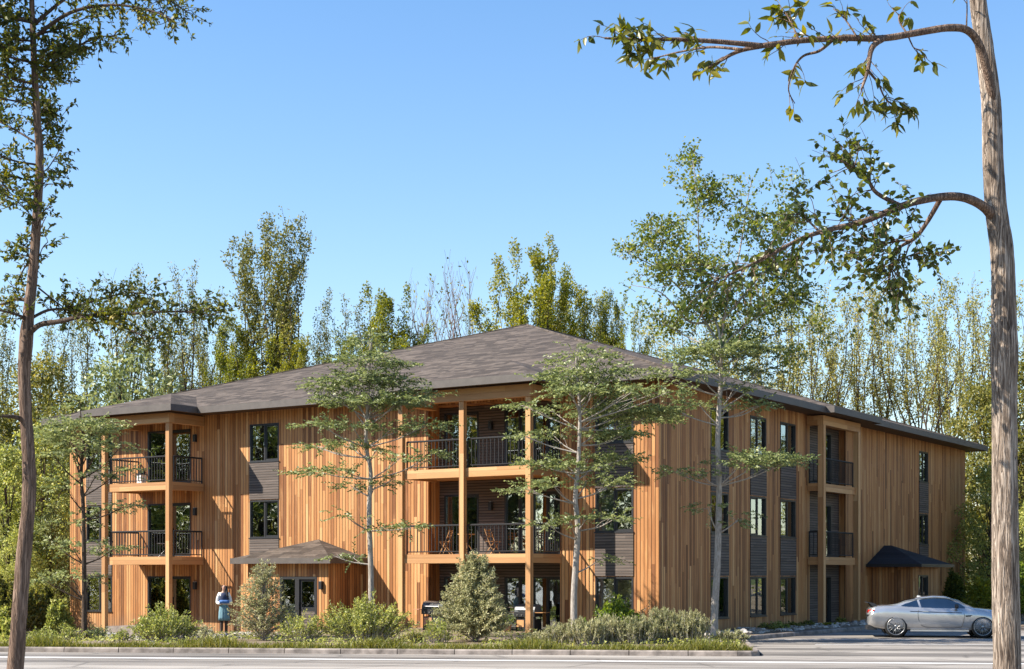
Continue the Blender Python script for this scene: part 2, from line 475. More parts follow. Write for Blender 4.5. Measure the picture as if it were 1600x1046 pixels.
# ---------------------------------------------------------------- ground materials
def ground_mat(name, a, b_, c, sc=1.0, bump=0.5):
    m, n, l, b = new_mat(name)
    t = NT(n, l)
    tc = t.node('ShaderNodeTexCoord').outputs['Object']
    f = t.math('ADD', t.math('MULTIPLY', t.noise(tc, 0.6 * sc, 5, 0.6), 0.5), t.math('MULTIPLY', t.noise(tc, 14 * sc, 6, 0.7), 0.5))
    l.new(t.ramp(f, [(0.3, a), (0.5, b_), (0.7, c)]), b.inputs['Base Color'])
    l.new(t.bump(f, bump, 0.05), b.inputs['Normal'])
    b.inputs['Roughness'].default_value = 0.95; b.inputs['Specular IOR Level'].default_value = 0.15
    return m
M['soil'] = ground_mat('mulch_and_soil', (0.07, 0.05, 0.032), (0.17, 0.13, 0.09), (0.30, 0.25, 0.19))
M['field'] = ground_mat('rough_grass', (0.03, 0.04, 0.012), (0.06, 0.075, 0.02), (0.12, 0.12, 0.04))

def road_mat():
    m, n, l, b = new_mat('asphalt_streaked')
    t = NT(n, l)
    o = t.sep(t.node('ShaderNodeTexCoord').outputs['Object'])
    # long lighter and darker streaks run along the lane
    al = t.math('SUBTRACT', o[0], t.math('MULTIPLY', o[1], 0.114)); ac = t.math('ADD', o[1], t.math('MULTIPLY', o[0], 0.114))
    s1 = t.noise(t.comb(t.math('MULTIPLY', al, 0.022), t.math('MULTIPLY', ac, 0.62), 0.0), 1.0, 5, 0.7)
    s2 = t.noise(t.comb(t.math('MULTIPLY', al, 0.12), t.math('MULTIPLY', ac, 0.35), 3.0), 1.0, 4, 0.6)
    gr = t.noise(t.comb(t.math('MULTIPLY', o[0], 40), t.math('MULTIPLY', o[1], 40), 0.0), 1.0, 6, 0.7)
    vo = t.node('ShaderNodeTexVoronoi', feature='DISTANCE_TO_EDGE')
    l.new(t.comb(t.math('MULTIPLY', o[0], 0.35), t.math('MULTIPLY', o[1], 0.55), t.math('MULTIPLY', gr, 0.3)), vo.inputs['Vector'])
    vo.inputs['Scale'].default_value = 1.0
    crack = t.maprange(vo.outputs['Distance'], 0.0, 0.03, 1.0, 0.0)
    f = t.math('ADD', t.math('MULTIPLY', s1, 0.55), t.math('ADD', t.math('MULTIPLY', s2, 0.3), t.math('MULTIPLY', gr, 0.2)))
    col = t.ramp(f, [(0.40, (0.05, 0.045, 0.04)), (0.48, (0.135, 0.12, 0.105)), (0.53, (0.225, 0.20, 0.175)), (0.61, (0.36, 0.325, 0.285))])
    col = t.mix(t.math('MULTIPLY', crack, 0.5), col, (0.05, 0.045, 0.04))
    l.new(col, b.inputs['Base Color'])
    l.new(t.bump(t.math('SUBTRACT', gr, crack), 0.35, 0.01), b.inputs['Normal'])
    b.inputs['Roughness'].default_value = 0.75; b.inputs['Specular IOR Level'].default_value = 0.3
    return m
M['road'] = road_mat()
M['kerb'] = plain('concrete_kerb', (0.23, 0.195, 0.17), 0.9, spec=0.2, var=0.55, scale=3.0)

def paint_mat():
    m, n, l, b = new_mat('road_paint')
    t = NT(n, l)
    o = t.node('ShaderNodeTexCoord').outputs['Object']
    f = t.noise(o, 5, 6, 0.7)
    l.new(t.ramp(f, [(0.30, (0.45, 0.42, 0.39)), (0.42, (0.78, 0.77, 0.75)), (0.7, (0.84, 0.84, 0.83))]), b.inputs['Base Color'])
    b.inputs['Roughness'].default_value = 0.7
    return m
M['paint'] = paint_mat()

g = MB(); g.face([(-3000, -600, -0.62), (3000, -600, -0.62), (3000, 4500, -0.62), (-3000, 4500, -0.62)])
tag(g.build('ground', M['field']), kind='structure')
g = MB(); g.face([(-300, -120, 0), (300, -120, 0), (300, 96, 0), (37.95, 96, 0), (7.35, 48.5, 0), (6.45, 39.6, 0), (-300, kerb_y(-300) + 0.02, 0)])
tag(g.build('road', M['road']), kind='structure')

def sheet(name, fn, nu, nv, mat):
    g = MB()
    P = [[fn(i / nu, j / nv) for i in range(nu + 1)] for j in range(nv + 1)]
    for row in P:
        for p in row: g.v.append(tuple(p))
    for j in range(nv):
        for i in range(nu):
            a = j * (nu + 1) + i
            g.f.append((a, a + 1, a + nu + 2, a + nu + 1)); g.mi.append(0)
            for k in (a, a + 1, a + nu + 2, a + nu + 1): g.uv.append((g.v[k][0], g.v[k][1]))
    return tag(g.build(name, mat, smooth=True), kind='structure')
def bed_fn(u, v):
    yy = 40.0 + v * v * 100.0
    x = -90 + u * (xr_of(yy) - 0.10 + 90)
    y = kerb_y(x) + 0.14 + v * v * 100.0
    x = -90 + u * (xr_of(y) - 0.10 + 90)
    z = bed_z(x, y)
    return (x, y, z)
sheet('planting_bed', bed_fn, 150, 60, M['soil'])
def verge_fn(u, v):
    y = 57.2 + v * 90
    x0 = 17.4 + max(0, y - 57.2) * 0.64
    x = x0 + u * 110
    return (x, y - 0.25 * min(u * 110, 12) * 0.0, 0.10 + 0.4 * sstep(0, 10, u * 110))
sheet('verge', verge_fn, 30, 20, M['soil'])

# kerb round the island: one swept profile with joints
def sweep_kerb(name, path, w=0.16, top=0.135):
    g = MB()
    n = len(path)
    prof = [(0.0, 0.0), (0.015, top - 0.03), (0.045, top), (w, top), (w, 0.0)]
    rows = []
    for i, p in enumerate(path):
        a = Vector(path[max(0, i - 1)]); b = Vector(path[min(n - 1, i + 1)])
        t = (b - a).normalized(); s = Vector((-t.y, t.x, 0))
        rows.append([Vector((p[0], p[1], 0)) + s * q[0] + Vector((0, 0, q[1])) for q in prof])
    for i in range(n - 1):
        for k in range(len(prof) - 1):
            g.face([rows[i][k], rows[i + 1][k], rows[i + 1][k + 1], rows[i][k + 1]])
    g.face(rows[0][::-1]); g.face(rows[-1])
    return g.build(name, M['kerb'])
kk = random.Random(3)
segs = []
x = -60.0
while x < 5.6:
    x2 = min(5.75, x + 1.5)
    segs.append(((x + 0.01, kerb_y(x + 0.01) + kk.uniform(-.006, .006)), (x2 - 0.01, kerb_y(x2 - 0.01) + kk.uniform(-.006, .006))))
    x = x2
def kerb_chain(name, chains, label):
    g = MB()
    for ch in chains:
        path = [(p[0], p[1], 0) for p in ch]
        o = sweep_kerb('kerb_piece', path)
        me = o.data
        n0 = len(g.v)
        g.v += [tuple(v.co) for v in me.vertices]
        for p in me.polygons:
            g.f.append(tuple(n0 + i for i in p.vertices)); g.mi.append(0); g.uv += [(0, 0)] * len(p.vertices)
        bpy.data.objects.remove(o); bpy.data.meshes.remove(me)
    o = g.build(name, M['kerb'])
    tag(o, label, 'kerb', kind='structure')
    return o
tip = [(5.75, kerb_y(5.75)), (6.1, kerb_y(6.1) + 0.06), (6.33, 39.45), (6.42, 39.9)]
side = [[(6.42, 39.9), (7.3, 48.5)]]
p0 = Vector((7.3, 48.5, 0)); dv = Vector((0.5415, 0.8407, 0))
for i in range(20):
    a = p0 + dv * (i * 1.6 + 0.01); b = p0 + dv * (i * 1.6 + 1.59)
    side.append([(a.x, a.y), (b.x, b.y)])
kerb_chain('kerb', segs + [tip], None)
kerb_chain('kerb', side, None)
kerb_chain('kerb', [[(60.0, 57.0), (17.6, 57.0), (17.3, 57.3), (40, 92.8)][::-1]], None)

# painted edge line parallel to the kerb
g = MB()
def line_y(x): return 37.35 - 0.118 * x
for i in range(40):
    xa = -40 + i * 2; xb = xa + 2
    g.face([(xa, line_y(xa) - 0.14, 0.004), (xb, line_y(xb) - 0.14, 0.004), (xb, line_y(xb) + 0.14, 0.004), (xa, line_y(xa) + 0.14, 0.004)])
tag(g.build('road_line', M['paint']), kind='structure')
# bay line of the parking lot
g = MB(); g.face([(8.2, 49.2, 0.004), (24, 49.0, 0.004), (24, 49.12, 0.004), (8.2, 49.32, 0.004)])
g.face([(9.0, 45.7, 0.004), (26, 45.3, 0.004), (26, 45.42, 0.004), (9.0, 45.82, 0.004)])
tag(g.build('parking_line', M['paint']), kind='structure')
# ---------------------------------------------------------------- apartment building
BL = empty('apartment_building', (BX, BY, 0), BROT)
tag(BL, 'three storey cedar clad apartment building with grey hip roof and corner balconies', 'building')
XL, YB = -28.5, 34.5
EAVE = 8.70
WT = 8.52

def wall_face(g, axis, fixed, a0, a1, z0, z1, holes, sign, depth, shift=0.0):
    """outer face of a wall with rectangular openings and their reveals; axis 'x' runs along x at y=fixed"""
    As = sorted({a0, a1, *[h[0] for h in holes], *[h[1] for h in holes]})
    Zs = sorted({z0, z1, *[h[2] for h in holes], *[h[3] for h in holes]})
    As = [a for a in As if a0 <= a <= a1]; Zs = [z for z in Zs if z0 <= z <= z1]
    def P(a, z, d=0.0):
        return (a, fixed - sign * d, z) if axis == 'x' else (fixed - sign * d, a, z)
    for i in range(len(As) - 1):
        for j in range(len(Zs) - 1):
            ca, cz = (As[i] + As[i + 1]) / 2, (Zs[j] + Zs[j + 1]) / 2
            if any(h[0] < ca < h[1] and h[2] < cz < h[3] for h in holes): continue
            q = [(As[i], Zs[j]), (As[i + 1], Zs[j]), (As[i + 1], Zs[j + 1]), (As[i], Zs[j + 1])]
            g.face([P(*k) for k in q], [(k[0] + shift, k[1]) for k in q])
    for (h0, h1, hz0, hz1) in holes:
        for (pa, pb) in (((h0, hz0), (h0, hz1)), ((h1, hz0), (h1, hz1)), ((h0, hz0), (h1, hz0)), ((h0, hz1), (h1, hz1))):
            g.face([P(*pa), P(*pb), P(*pb, depth), P(*pa, depth)], [(pa[0], pa[1]), (pb[0], pb[1]), (pb[0] + .1, pb[1]), (pa[0] + .1, pa[1])])

def ax(axis, fixed, sign):
    """returns f(a0,a1,d0,d1) -> box bounds; d is measured outwards from the wall plane"""
    def f(a0, a1, d0, d1):
        p, q = sorted((fixed + sign * d0, fixed + sign * d1))
        return (a0, a1, p, q) if axis == 'x' else (p, q, a0, a1)
    return f

wrnd = random.Random(11)
def window(axis, fixed, sign, a0, a1, z0, z1, split=0.5, curtain=None, door=False, parent=None, swap=False):
    """dark framed window in an opening: frame mesh, panes and, where drawn, a curtain"""
    f = ax(axis, fixed, sign)
    g = MB()
    fw = 0.06
    D0, D1 = -0.12, 0.012
    g.box(*f(a0, a0 + fw, D0, D1), z0, z1); g.box(*f(a1 - fw, a1, D0, D1), z0, z1)
    g.box(*f(a0 + fw, a1 - fw, D0, D1), z1 - fw, z1); g.box(*f(a0 + fw, a1 - fw, D0, D1), z0, z0 + fw)
    am = a0 + (a1 - a0) * split
    g.box(*f(am - 0.035, am + 0.035, D0 + 0.01, D1 - 0.035), z0 + fw, z1 - fw)
    # inner sash of the opening half
    s0, s1 = (a0 + fw, am - 0.035) if swap else (am + 0.035, a1 - fw)
    for (p, q, r, s) in ((s0, s0 + 0.04, z0 + fw, z1 - fw), (s1 - 0.04, s1, z0 + fw, z1 - fw), (s0 + 0.04, s1 - 0.04, z0 + fw, z0 + fw + 0.05), (s0 + 0.04, s1 - 0.04, z1 - fw - 0.05, z1 - fw)):
        g.box(*f(p, q, D0 + 0.03, D1 - 0.05), r, s)
    if not door:
        g.box(*f(a0 - 0.02, a1 + 0.02, 0.0125, 0.05), z0 - 0.025, z0 + 0.02)
    w = g.build('sliding_door' if door else 'window', M['black'], parent or BL)
    for (p, q, dd) in ((a0 + fw, am - 0.035, -0.06), (am + 0.035, a1 - fw, -0.075)):
        g = MB(); g.box(*f(p, q, dd - 0.012, dd), z0 + fw, z1 - fw); g.build('pane', M['glass'], w)
    if curtain:
        for (c0, c1) in curtain:
            g = MB(); n = 14
            c0 = a0 + fw + (a1 - a0 - 2 * fw) * c0; c1 = a0 + fw + (a1 - a0 - 2 * fw) * c1
            pts = []
            for k in range(n + 1):
                a = c0 + (c1 - c0) * k / n; d = -0.27 - 0.035 * math.cos(k * math.pi)
                for z in (z0 + 0.03, z1 - 0.01):
                    dd = fixed + sign * d
                    pts.append((a, dd, z) if axis == 'x' else (dd, a, z))
            for k in range(n): g.face([pts[2 * k], pts[2 * k + 2], pts[2 * k + 3], pts[2 * k + 1]])
            g.build('curtain', M['curtain'], w)
    if door:
        g = MB(); hx = am + (0.09 if not swap else -0.09)
        g.box(*f(hx - 0.015, hx + 0.015, D1 - 0.049, D1 + 0.01), z0 + 0.85, z0 + 1.15); g.build('handle', M['rail'], w)
    return w

# ---- openings of the two visible fronts
storeys = [(0.5, 2.0), (3.5, 5.0), (6.5, 8.0)]
colA = (-27.48, -25.91); colB = (-18.14, -16.61); colC = (-2.44, -0.96)
bayF = (-9.44, -3.83)
front_holes = []
for c in (colA, colB, colC):
    for (z0, z1) in storeys:
        if c == colB and z0 < 1: continue
        front_holes.append((c[0], c[1], z0, z1))
ldoor = (-23.79, -21.34)
for zb in (-0.02, 2.80, 5.76):
    front_holes.append((ldoor[0], ldoor[1], zb + 0.02, {-0.02: 2.0, 2.80: 5.0, 5.76: 8.0}[zb]))
front_holes.append((bayF[0], bayF[1], -0.30, 8.2))
g = MB(); wall_face(g, 'x', 0.0, XL, 0.0, -0.30, WT, front_holes, -1, 0.2)
g.build('wall', M['wood'], BL)
colD = (3.92, 5.41); colE = (7.32, 8.80); colF = (10.15, 11.69); colG = (26.97, 28.34)
right_holes = [(c[0], c[1], z0, z1) for c in (colD, colE, colF) for (z0, z1) in storeys] + [(colG[0], colG[1], z0, z1) for (z0, z1) in storeys[1:]]
bayR = (13.15, 17.2)
right_holes.append((bayR[0], bayR[1], -0.30, 8.2))
g = MB(); wall_face(g, 'y', 0.0, 0.0, YB, -0.30, WT, right_holes, 1, 0.2, 3.33)
g.build('wall', M['wood'], BL)
g = MB()
g.face([(XL, YB, -.4), (XL, 0, -.4), (XL, 0, WT), (XL, YB, WT)], [(0, 0), (YB, 0), (YB, WT), (0, WT)])
g.build('wall', M['wood'], BL)
g = MB(); g.face([(0, YB, -.4), (XL, YB, -.4), (XL, YB, WT), (0, YB, WT)], [(0, 0), (28, 0), (28, WT), (0, WT)])
g.build('wall', M['wood'], BL)
# corner board where the fronts meet
g = MB(); g.box(-0.10, 0.012, -0.012, 0.10, -0.25, WT - 0.02); g.build('corner_board', M['wood'], BL)
# plinth
g = MB()
g.box(XL + 0.05, -9.5, 0.03, 0.3, -1.0, -0.30); g.box(-3.8, -0.05, 0.03, 0.3, -1.0, -0.30); g.box(-0.3, -0.03, 0.05, YB, -1.0, -0.30)
g.build('plinth', plain('plinth_stone', (0.38, 0.35, 0.32), 0.9, var=0.3, scale=5), BL)
# rooms behind the glass
g = MB()
for z in (-0.1, 2.78, 5.74, 8.51):
    g.face([(XL + .21, .92, z), (-.92, .92, z), (-.92, YB - .1, z), (XL + .21, YB - .1, z)])
    g.face([(XL + .21, .21, z), (-9.5, .21, z), (-9.5, .92, z), (XL + .21, .92, z)])
    g.face([(-3.8, .21, z), (-.21, .21, z), (-.21, .92, z), (-3.8, .92, z)])
    g.face([(-.92, .92, z), (-.21, .92, z), (-.21, 13.1, z), (-.92, 13.1, z)])
    g.face([(-.92, 17.3, z), (-.21, 17.3, z), (-.21, YB - .1, z), (-.92, YB - .1, z)])
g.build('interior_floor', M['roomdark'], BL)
g = MB()
g.face([(XL + .2, 4.6, -.1), (-4.6, 4.6, -.1), (-4.6, 4.6, 8.5), (XL + .2, 4.6, 8.5)])
g.face([(-4.6, 4.6, -.1), (-4.6, YB - .2, -.1), (-4.6, YB - .2, 8.5), (-4.6, 4.6, 8.5)])
for x in (-25, -19.5, -15.4, -10.2, -3.4): g.face([(x, .2, -.1), (x, 4.6, -.1), (x, 4.6, 8.5), (x, .2, 8.5)])
for y in (2.4, 6.3, 9.5, 12.6, 18, 25.5, 30): g.face([(-.2, y, -.1), (-4.6, y, -.1), (-4.6, y, 8.5), (-.2, y, 8.5)])
g.build('interior_wall', M['room'], BL)

# ---- windows
ci = 0
for c in (colA, colB, colC):
    for k, (z0, z1) in enumerate(storeys):
        if c == colB and z0 < 1: continue
        cur = {(colA, 0): [(0.0, .2)], (colB, 1): [(0.03, 0.2)], (colB, 2): None, (colC, 1): [(0.02, 0.47)], (colC, 0): [(0.22, 0.45)]}.get((c, k))
        window('x', 0.0, -1, c[0] + .004, c[1] - .004, z0 + .004, z1 - .004, 0.5 if c != colC else 0.5, cur)
for c in (colD, colE, colF):
    for k, (z0, z1) in enumerate(storeys):
        window('y', 0.0, 1, c[0] + .004, c[1] - .004, z0 + .004, z1 - .004, 0.5, [(0.62, 0.80)] if (c, k) != (colE, 2) else [(0.6, 0.72)], swap=True)
for k, (z0, z1) in enumerate(storeys[1:]):
    window('y', 0.0, 1, colG[0] + .004, colG[1] - .004, z0 + .004, z1 - .004, 0.5, [(0.3, 0.42), (0.7, 0.85)], swap=True)
for (z0, z1) in ((0.004, 1.996), (2.824, 4.996), (5.784, 7.996)):
    window('x', 0.0, -1, ldoor[0] + .004, ldoor[1] - .004, z0, z1, 0.5, [(0.62, 0.75)], door=True)
# ---- slatted spandrel panels between the windows
def spandrel(axis, fixed, sign, c, z0, z1):
    f = ax(axis, fixed, sign); g = MB()
    x0, x1, y0, y1 = f(c[0], c[1], 0.002, 0.03)
    g.box(x0, x1, y0, y1, z0, z1, grain='z')
    g.build('spandrel_panel', M['slat'], BL)
for c in (colA, colB, colC):
    spandrel('x', 0, -1, c, 2.03, 3.47); spandrel('x', 0, -1, c, 5.03, 6.47)
for c in (colD, colE, colF): spandrel('y', 0, 1, c, 2.03, 3.47); spandrel('y', 0, 1, c, 5.03, 6.47)
spandrel('y', 0, 1, colG, 5.03, 6.47); spandrel('y', 0, 1, colG, 2.75, 3.47)

# ---- roof
def hip_roof(name, x0, x1, y0, y1, z, zr, mat):
    hw = (x1 - x0) / 2; xc = (x0 + x1) / 2
    A = (xc, y0 + hw, zr); B = (xc, y1 - hw, zr)
    sl = math.hypot(hw, zr - z)
    g = MB()
    g.face([(x0, y0, z), (x1, y0, z), A], [(x0, 0), (x1, 0), (xc, sl)])
    g.face([(x1, y0, z), (x1, y1, z), B, A], [(y0, 0), (y1, 0), (y1 - hw, sl), (y0 + hw, sl)])
    g.face([(x1, y1, z), (x0, y1, z), B], [(x0, 0), (x1, 0), (xc, sl)])
    g.face([(x0, y1, z), (x0, y0, z), A, B], [(y0, 0), (y1, 0), (y1 - hw, sl), (y0 + hw, sl)])
    o = g.build(name, mat, BL)
    c = MB()     # hip and ridge caps
    for p, q in (((x0, y0, z), A), ((x1, y0, z), A), (A, B), ((x1, y1, z), B), ((x0, y1, z), B)):
        p = Vector(p); q = Vector(q)
        c.tube([p + (q - p) * 0.004, q], [0.05, 0.05], 6)
    c.build('ridge_cap', M['shingle'], o)
    return o
RX0, RX1, RY0, RY1 = -29.1, 1.0, -1.0, 34.95
ZR = 13.5
roof = hip_roof('roof', RX0, RX1, RY0, RY1, EAVE, ZR, M['shingle'])
PITCH = (ZR - EAVE) / ((RX1 - RX0) / 2)
bays_f = [(-25.15, -20.0, -2.45), (-9.75, -3.1, -2.6)]
bay_r = (12.3, 17.75, 1.35)
def bay_roof_front(x0, x1, yf):
    hw = (x1 - x0) / 2; xc = (x0 + x1) / 2; rise = hw * PITCH
    A = (xc, yf + hw, EAVE + rise); yb = RY0 + rise / PITCH + 0.15
    Bk = (xc, yb, EAVE + rise)
    sl = math.hypot(hw, rise)
    g = MB()
    g.face([(x0, yf, EAVE), (x1, yf, EAVE), A], [(x0, 0), (x1, 0), (xc, sl)])
    g.face([(x1, yf, EAVE), (x1, RY0 + .05, EAVE), Bk, A], [(yf, 0), (RY0, 0), (yb, sl), (yf + hw, sl)])
    g.face([(x0, RY0 + .05, EAVE), (x0, yf, EAVE), A, Bk], [(RY0, 0), (yf, 0), (yf + hw, sl), (yb, sl)])
    return g.build('bay_roof', M['shingle'], BL)
for b in bays_f: bay_roof_front(*b)
def bay_roof_right(y0, y1, xf):
    hw = (y1 - y0) / 2; yc = (y0 + y1) / 2; rise = hw * PITCH
    A = (xf - hw, yc, EAVE + rise); Bk = (RX1 - rise / PITCH - 0.15, yc, EAVE + rise)
    sl = math.hypot(hw, rise)
    g = MB()
    g.face([(xf, y0, EAVE), (xf, y1, EAVE), A], [(y0, 0), (y1, 0), (yc, sl)])
    g.face([(RX1 - .05, y0, EAVE), (xf, y0, EAVE), A, Bk], [(0, 0), (1, 0), (1, sl), (0, sl)])
    g.face([(xf, y1, EAVE), (RX1 - .05, y1, EAVE), Bk, A], [(0, 0), (1, 0), (1, sl), (0, sl)])
    return g.build('bay_roof', M['shingle'], BL)
bay_roof_right(*bay_r)
# fascia boards
FZ0, FZ1 = 8.46, 8.715
g = MB()
t_ = 0.045
def fx(x0, x1, y): g.box(x0, x1, y - t_, y, FZ0, FZ1, grain='x')
def fy(y0, y1, x): g.box(x, x + t_, y0, y1, FZ0, FZ1, grain='y')
fx(RX0 - t_, bays_f[0][0] - t_, RY0); fx(bays_f[0][1] + t_, bays_f[1][0] - t_, RY0); fx(bays_f[1][1] + t_, RX1 + t_, RY0)
for b in bays_f:
    fx(b[0] - t_, b[1] + t_, b[2])
    fy(b[2], RY0 - .001, b[1]); fy(b[2], RY0 - .001, b[0] - t_)
fy(RY0, bay_r[0] - t_, RX1); fy(bay_r[1] + t_, RY1 + t_, RX1)
fy(bay_r[0], bay_r[1], bay_r[2])
g.box(RX1, bay_r[2] + t_, bay_r[0] - t_, bay_r[0], FZ0, FZ1, grain='x'); g.box(RX1, bay_r[2] + t_, bay_r[1], bay_r[1] + t_, FZ0, FZ1, grain='x')
fy(RY0, RY1 + t_, RX0 - t_); g.box(RX0, RX1, RY1, RY1 + t_, FZ0, FZ1, grain='x')
g.build('fascia', M['fascia'], BL)
# soffit boards
g = MB()
def sof(x0, x1, y0, y1, z): g.face([(x0, y0, z), (x0, y1, z), (x1, y1, z), (x1, y0, z)], [(y0, x0), (y1, x0), (y1, x1), (y0, x1)])
sof(RX0, RX1, RY0, 0, 8.50); sof(0, RX1, 0, RY1, 8.50); sof(RX0, XL, 0, RY1, 8.5); sof(XL, 0, YB, RY1, 8.5)
for b in bays_f: sof(b[0], b[1], b[2], RY0, 8.50)
sof(RX1, bay_r[2], bay_r[0], bay_r[1], 8.50)
g.build('soffit', M['soffit'], BL)

# ---- balconies
def railing(parent, runs, z0, z1):
    """runs: straight pieces ((x0,y0),(x1,y1))"""
    g = MB(); bars = MB()
    for (p, q) in runs:
        p = Vector((*p, 0)); q = Vector((*q, 0)); L = (q - p).length; d = (q - p) / L
        g.tube([p + Vector((0, 0, z1)), q + Vector((0, 0, z1))], [0.034, 0.034], 6)
        g.tube([p + Vector((0, 0, z0 + 0.09)), q + Vector((0, 0, z0 + 0.09))], [0.02, 0.02], 6)
        for e in (p, q): g.tube([e + Vector((0, 0, z0)), e + Vector((0, 0, z1 + 0.01))], [0.028, 0.028], 6)
        n = max(2, int(L / 0.15))
        for k in range(1, n):
            e = p + d * (L * k / n)
            g.tube([e + Vector((0, 0, z0 + 0.09)), e + Vector((0, 0, z1))], [0.0155, 0.0155], 5, cap=False)
    return g.build('railing', M['rail'], parent)

def slab(x0, x1, y0, y1, zt, rim_dirs):
    """balcony floor: timber rim beams round a deck"""
    g = MB()
    g.box(x0 + .1, x1 - .1, y0 + .1, y1 - .002, zt - 0.10, zt - 0.003, grain='x')
    g.box(x0 + .1, x1 - .1, y0 + .1, y1 - .002, zt - 0.24, zt - 0.205, grain='x')
    o = g.build('balcony', M['beam'], BL)
    r = MB()
    for d in rim_dirs:
        if d == 'f': r.box(x0, x1, y0, y0 + .1, zt - .31, zt, grain='x')
        if d == 'r': r.box(x1 - .1, x1, y0 + .1, y1 - .002, zt - .31, zt, grain='y')
        if d == 'l': r.box(x0, x0 + .1, y0 + .1, y1 - .002, zt - .31, zt, grain='y')
    r.build('rim_beam', M['beam'], o)
    return o
ZF2, ZF3 = 2.78, 5.74
for zt in (ZF2, ZF3):
    o = slab(-24.33, -20.62, -1.80, 0.0, zt, 'frl')
    railing(o, [((-24.05, -1.72), (-20.86, -1.72)), ((-20.68, -1.60), (-20.68, -0.05)), ((-24.27, -1.6), (-24.27, -.05))], zt, zt + 1.02)
    o = slab(-9.14, -3.76, -1.95, -0.002, zt, 'frl')
    g = MB(); g.box(-9.34, -3.85, 0.0, 0.688, zt - .10, zt - .003, grain='x'); g.box(-9.34, -3.85, 0.0, .688, zt - .24, zt - .205, grain='x'); g.build('recess_deck', M['beam'], o)
    railing(o, [((-9.0, -1.88), (-6.70, -1.88)), ((-6.40, -1.88), (-4.02, -1.88)), ((-3.82, -1.72), (-3.82, -0.05))], zt, zt + 1.0)
    # right bay
    g = MB(); g.box(-.28, .45, 13.25, 17.1, zt - .10, zt - .003, grain='y'); g.box(-.28, .45, 13.25, 17.1, zt - .24, zt - .205, grain='y')
    o = g.build('balcony', M['beam'], BL)
    g = MB(); g.box(.45, .56, 12.95, 17.15, zt - .31, zt, grain='y'); g.box(0.004, .45, 12.95, 13.06, zt - .31, zt, grain='x'); g.build('rim_beam', M['beam'], o)
    railing(o, [((.50, 13.2), (.50, 16.7)), ((.40, 13.02), (.05, 13.02))], zt, zt + 1.02)

def column(x, y, z0, z1, w=0.19):
    g = MB(); g.box(x - w / 2, x + w / 2, y - w / 2, y + w / 2, z0, z1, grain='z')
    return g.build('column', M['beam'], BL, bevel=0.008)
for x in (-24.33, -20.71): column(x, -1.84, -0.6, 8.06)
for x in (-9.16, -6.54, -3.84): column(x, -1.98, -0.45, 8.02)
for y in (13.0, 16.95): column(.58, y, -0.3, 8.06, .24)
def beam(*a, grain='x'):
    g = MB(); g.box(*a, grain=grain); return g.build('beam', M['beam'], BL, bevel=0.006)
beam(-24.5, -20.55, -1.98, -1.70, 8.065, 8.44); beam(-20.84, -20.58, -1.69, -.003, 8.065, 8.44, grain='y'); beam(-24.46, -24.2, -1.69, -.003, 8.065, 8.44, grain='y')
beam(-9.4, -3.68, -2.12, -1.84, 8.025, 8.44); beam(-3.98, -3.70, -1.83, -.003, 8.025, 8.44, grain='y'); beam(-9.3, -9.02, -1.83, -.003, 8.025, 8.44, grain='y')
beam(.45, .70, 12.86, 17.1, 8.065, 8.44, grain='y'); beam(.003, .45, 12.88, 13.12, 8.065, 8.44)
# recess of the front bay
g = MB(); wall_face(g, 'x', 0.70, bayF[0], bayF[1], -0.3, 8.2, [h for z in ((0.0, 2.0), (2.80, 5.0), (5.76, 8.0)) for h in ((-9.22, -7.69, *z), (-6.58, -4.2, *z))], -1, 0.2)
g.build('recess_wall', M['slat'], BL)
g = MB()
g.face([(bayF[0], 0.2, -.3), (bayF[0], .70, -.3), (bayF[0], .70, 8.2), (bayF[0], .2, 8.2)], [(0, 0), (.5, 0), (.5, 8.5), (0, 8.5)])
g.face([(bayF[1], 0.2, -.3), (bayF[1], .70, -.3), (bayF[1], .70, 8.2), (bayF[1], .2, 8.2)], [(0, 0), (.5, 0), (.5, 8.5), (0, 8.5)])
g.face([(bayF[0], .0, 8.199), (bayF[1], .0, 8.199), (bayF[1], .7, 8.199), (bayF[0], .7, 8.199)], [(0, 0), (6, 0), (6, .7), (0, .7)])
g.build('recess_side', M['wood'], BL)
for (z0, z1) in ((0.004, 1.996), (2.804, 4.996), (5.764, 7.996)):
    window('x', 0.70, -1, -9.216, -7.694, z0, z1, 0.5, [(.03, .16)], door=True)
    window('x', 0.70, -1, -6.576, -5.40, z0, z1, 0.52, None, door=True)
    window('x', 0.70, -1, -5.396, -4.204, z0, z1, 0.5, [(0.5, .62)], door=True)
# recess of the right bay
g = MB(); wall_face(g, 'y', -0.30, bayR[0], bayR[1], -0.3, 8.2, [(14.9, 16.3, *z) for z in ((0.0, 2.0), (2.80, 5.0), (5.76, 8.0))], 1, 0.2)
g.build('recess_wall', M['slat'], BL)
g = MB()
for y in bayR: g.face([(-.3, y, -.3), (-.2, y, -.3), (-.2, y, 8.2), (-.3, y, 8.2)], [(0, 0), (.7, 0), (.7, 8.5), (0, 8.5)])
g.face([(-.9, bayR[0], 8.199), (0, bayR[0], 8.199), (0, bayR[1], 8.199), (-.9, bayR[1], 8.199)], [(0, 0), (.7, 0), (.7, 4), (0, 4)])
g.build('recess_side', M['wood'], BL)
for (z0, z1) in ((0.004, 1.996), (2.804, 4.996), (5.764, 7.996)):
    window('y', -0.30, 1, 14.904, 16.296, z0, z1, 0.5, [(0.15, .4)], door=True, swap=True)
# ground floor terrace slabs
g = MB(); g.box(-9.3, -3.7, -2.1, .69, -.45, -.01); g.build('terrace_slab', M['kerb'], BL)
g = MB(); g.box(-24.4, -20.6, -1.9, -.003, -.7, -.03); g.build('terrace_slab', M['kerb'], BL)
g = MB(); g.box(-.89, .6, 13.0, 17.1, -.4, -.02); g.build('terrace_slab', M['kerb'], BL)

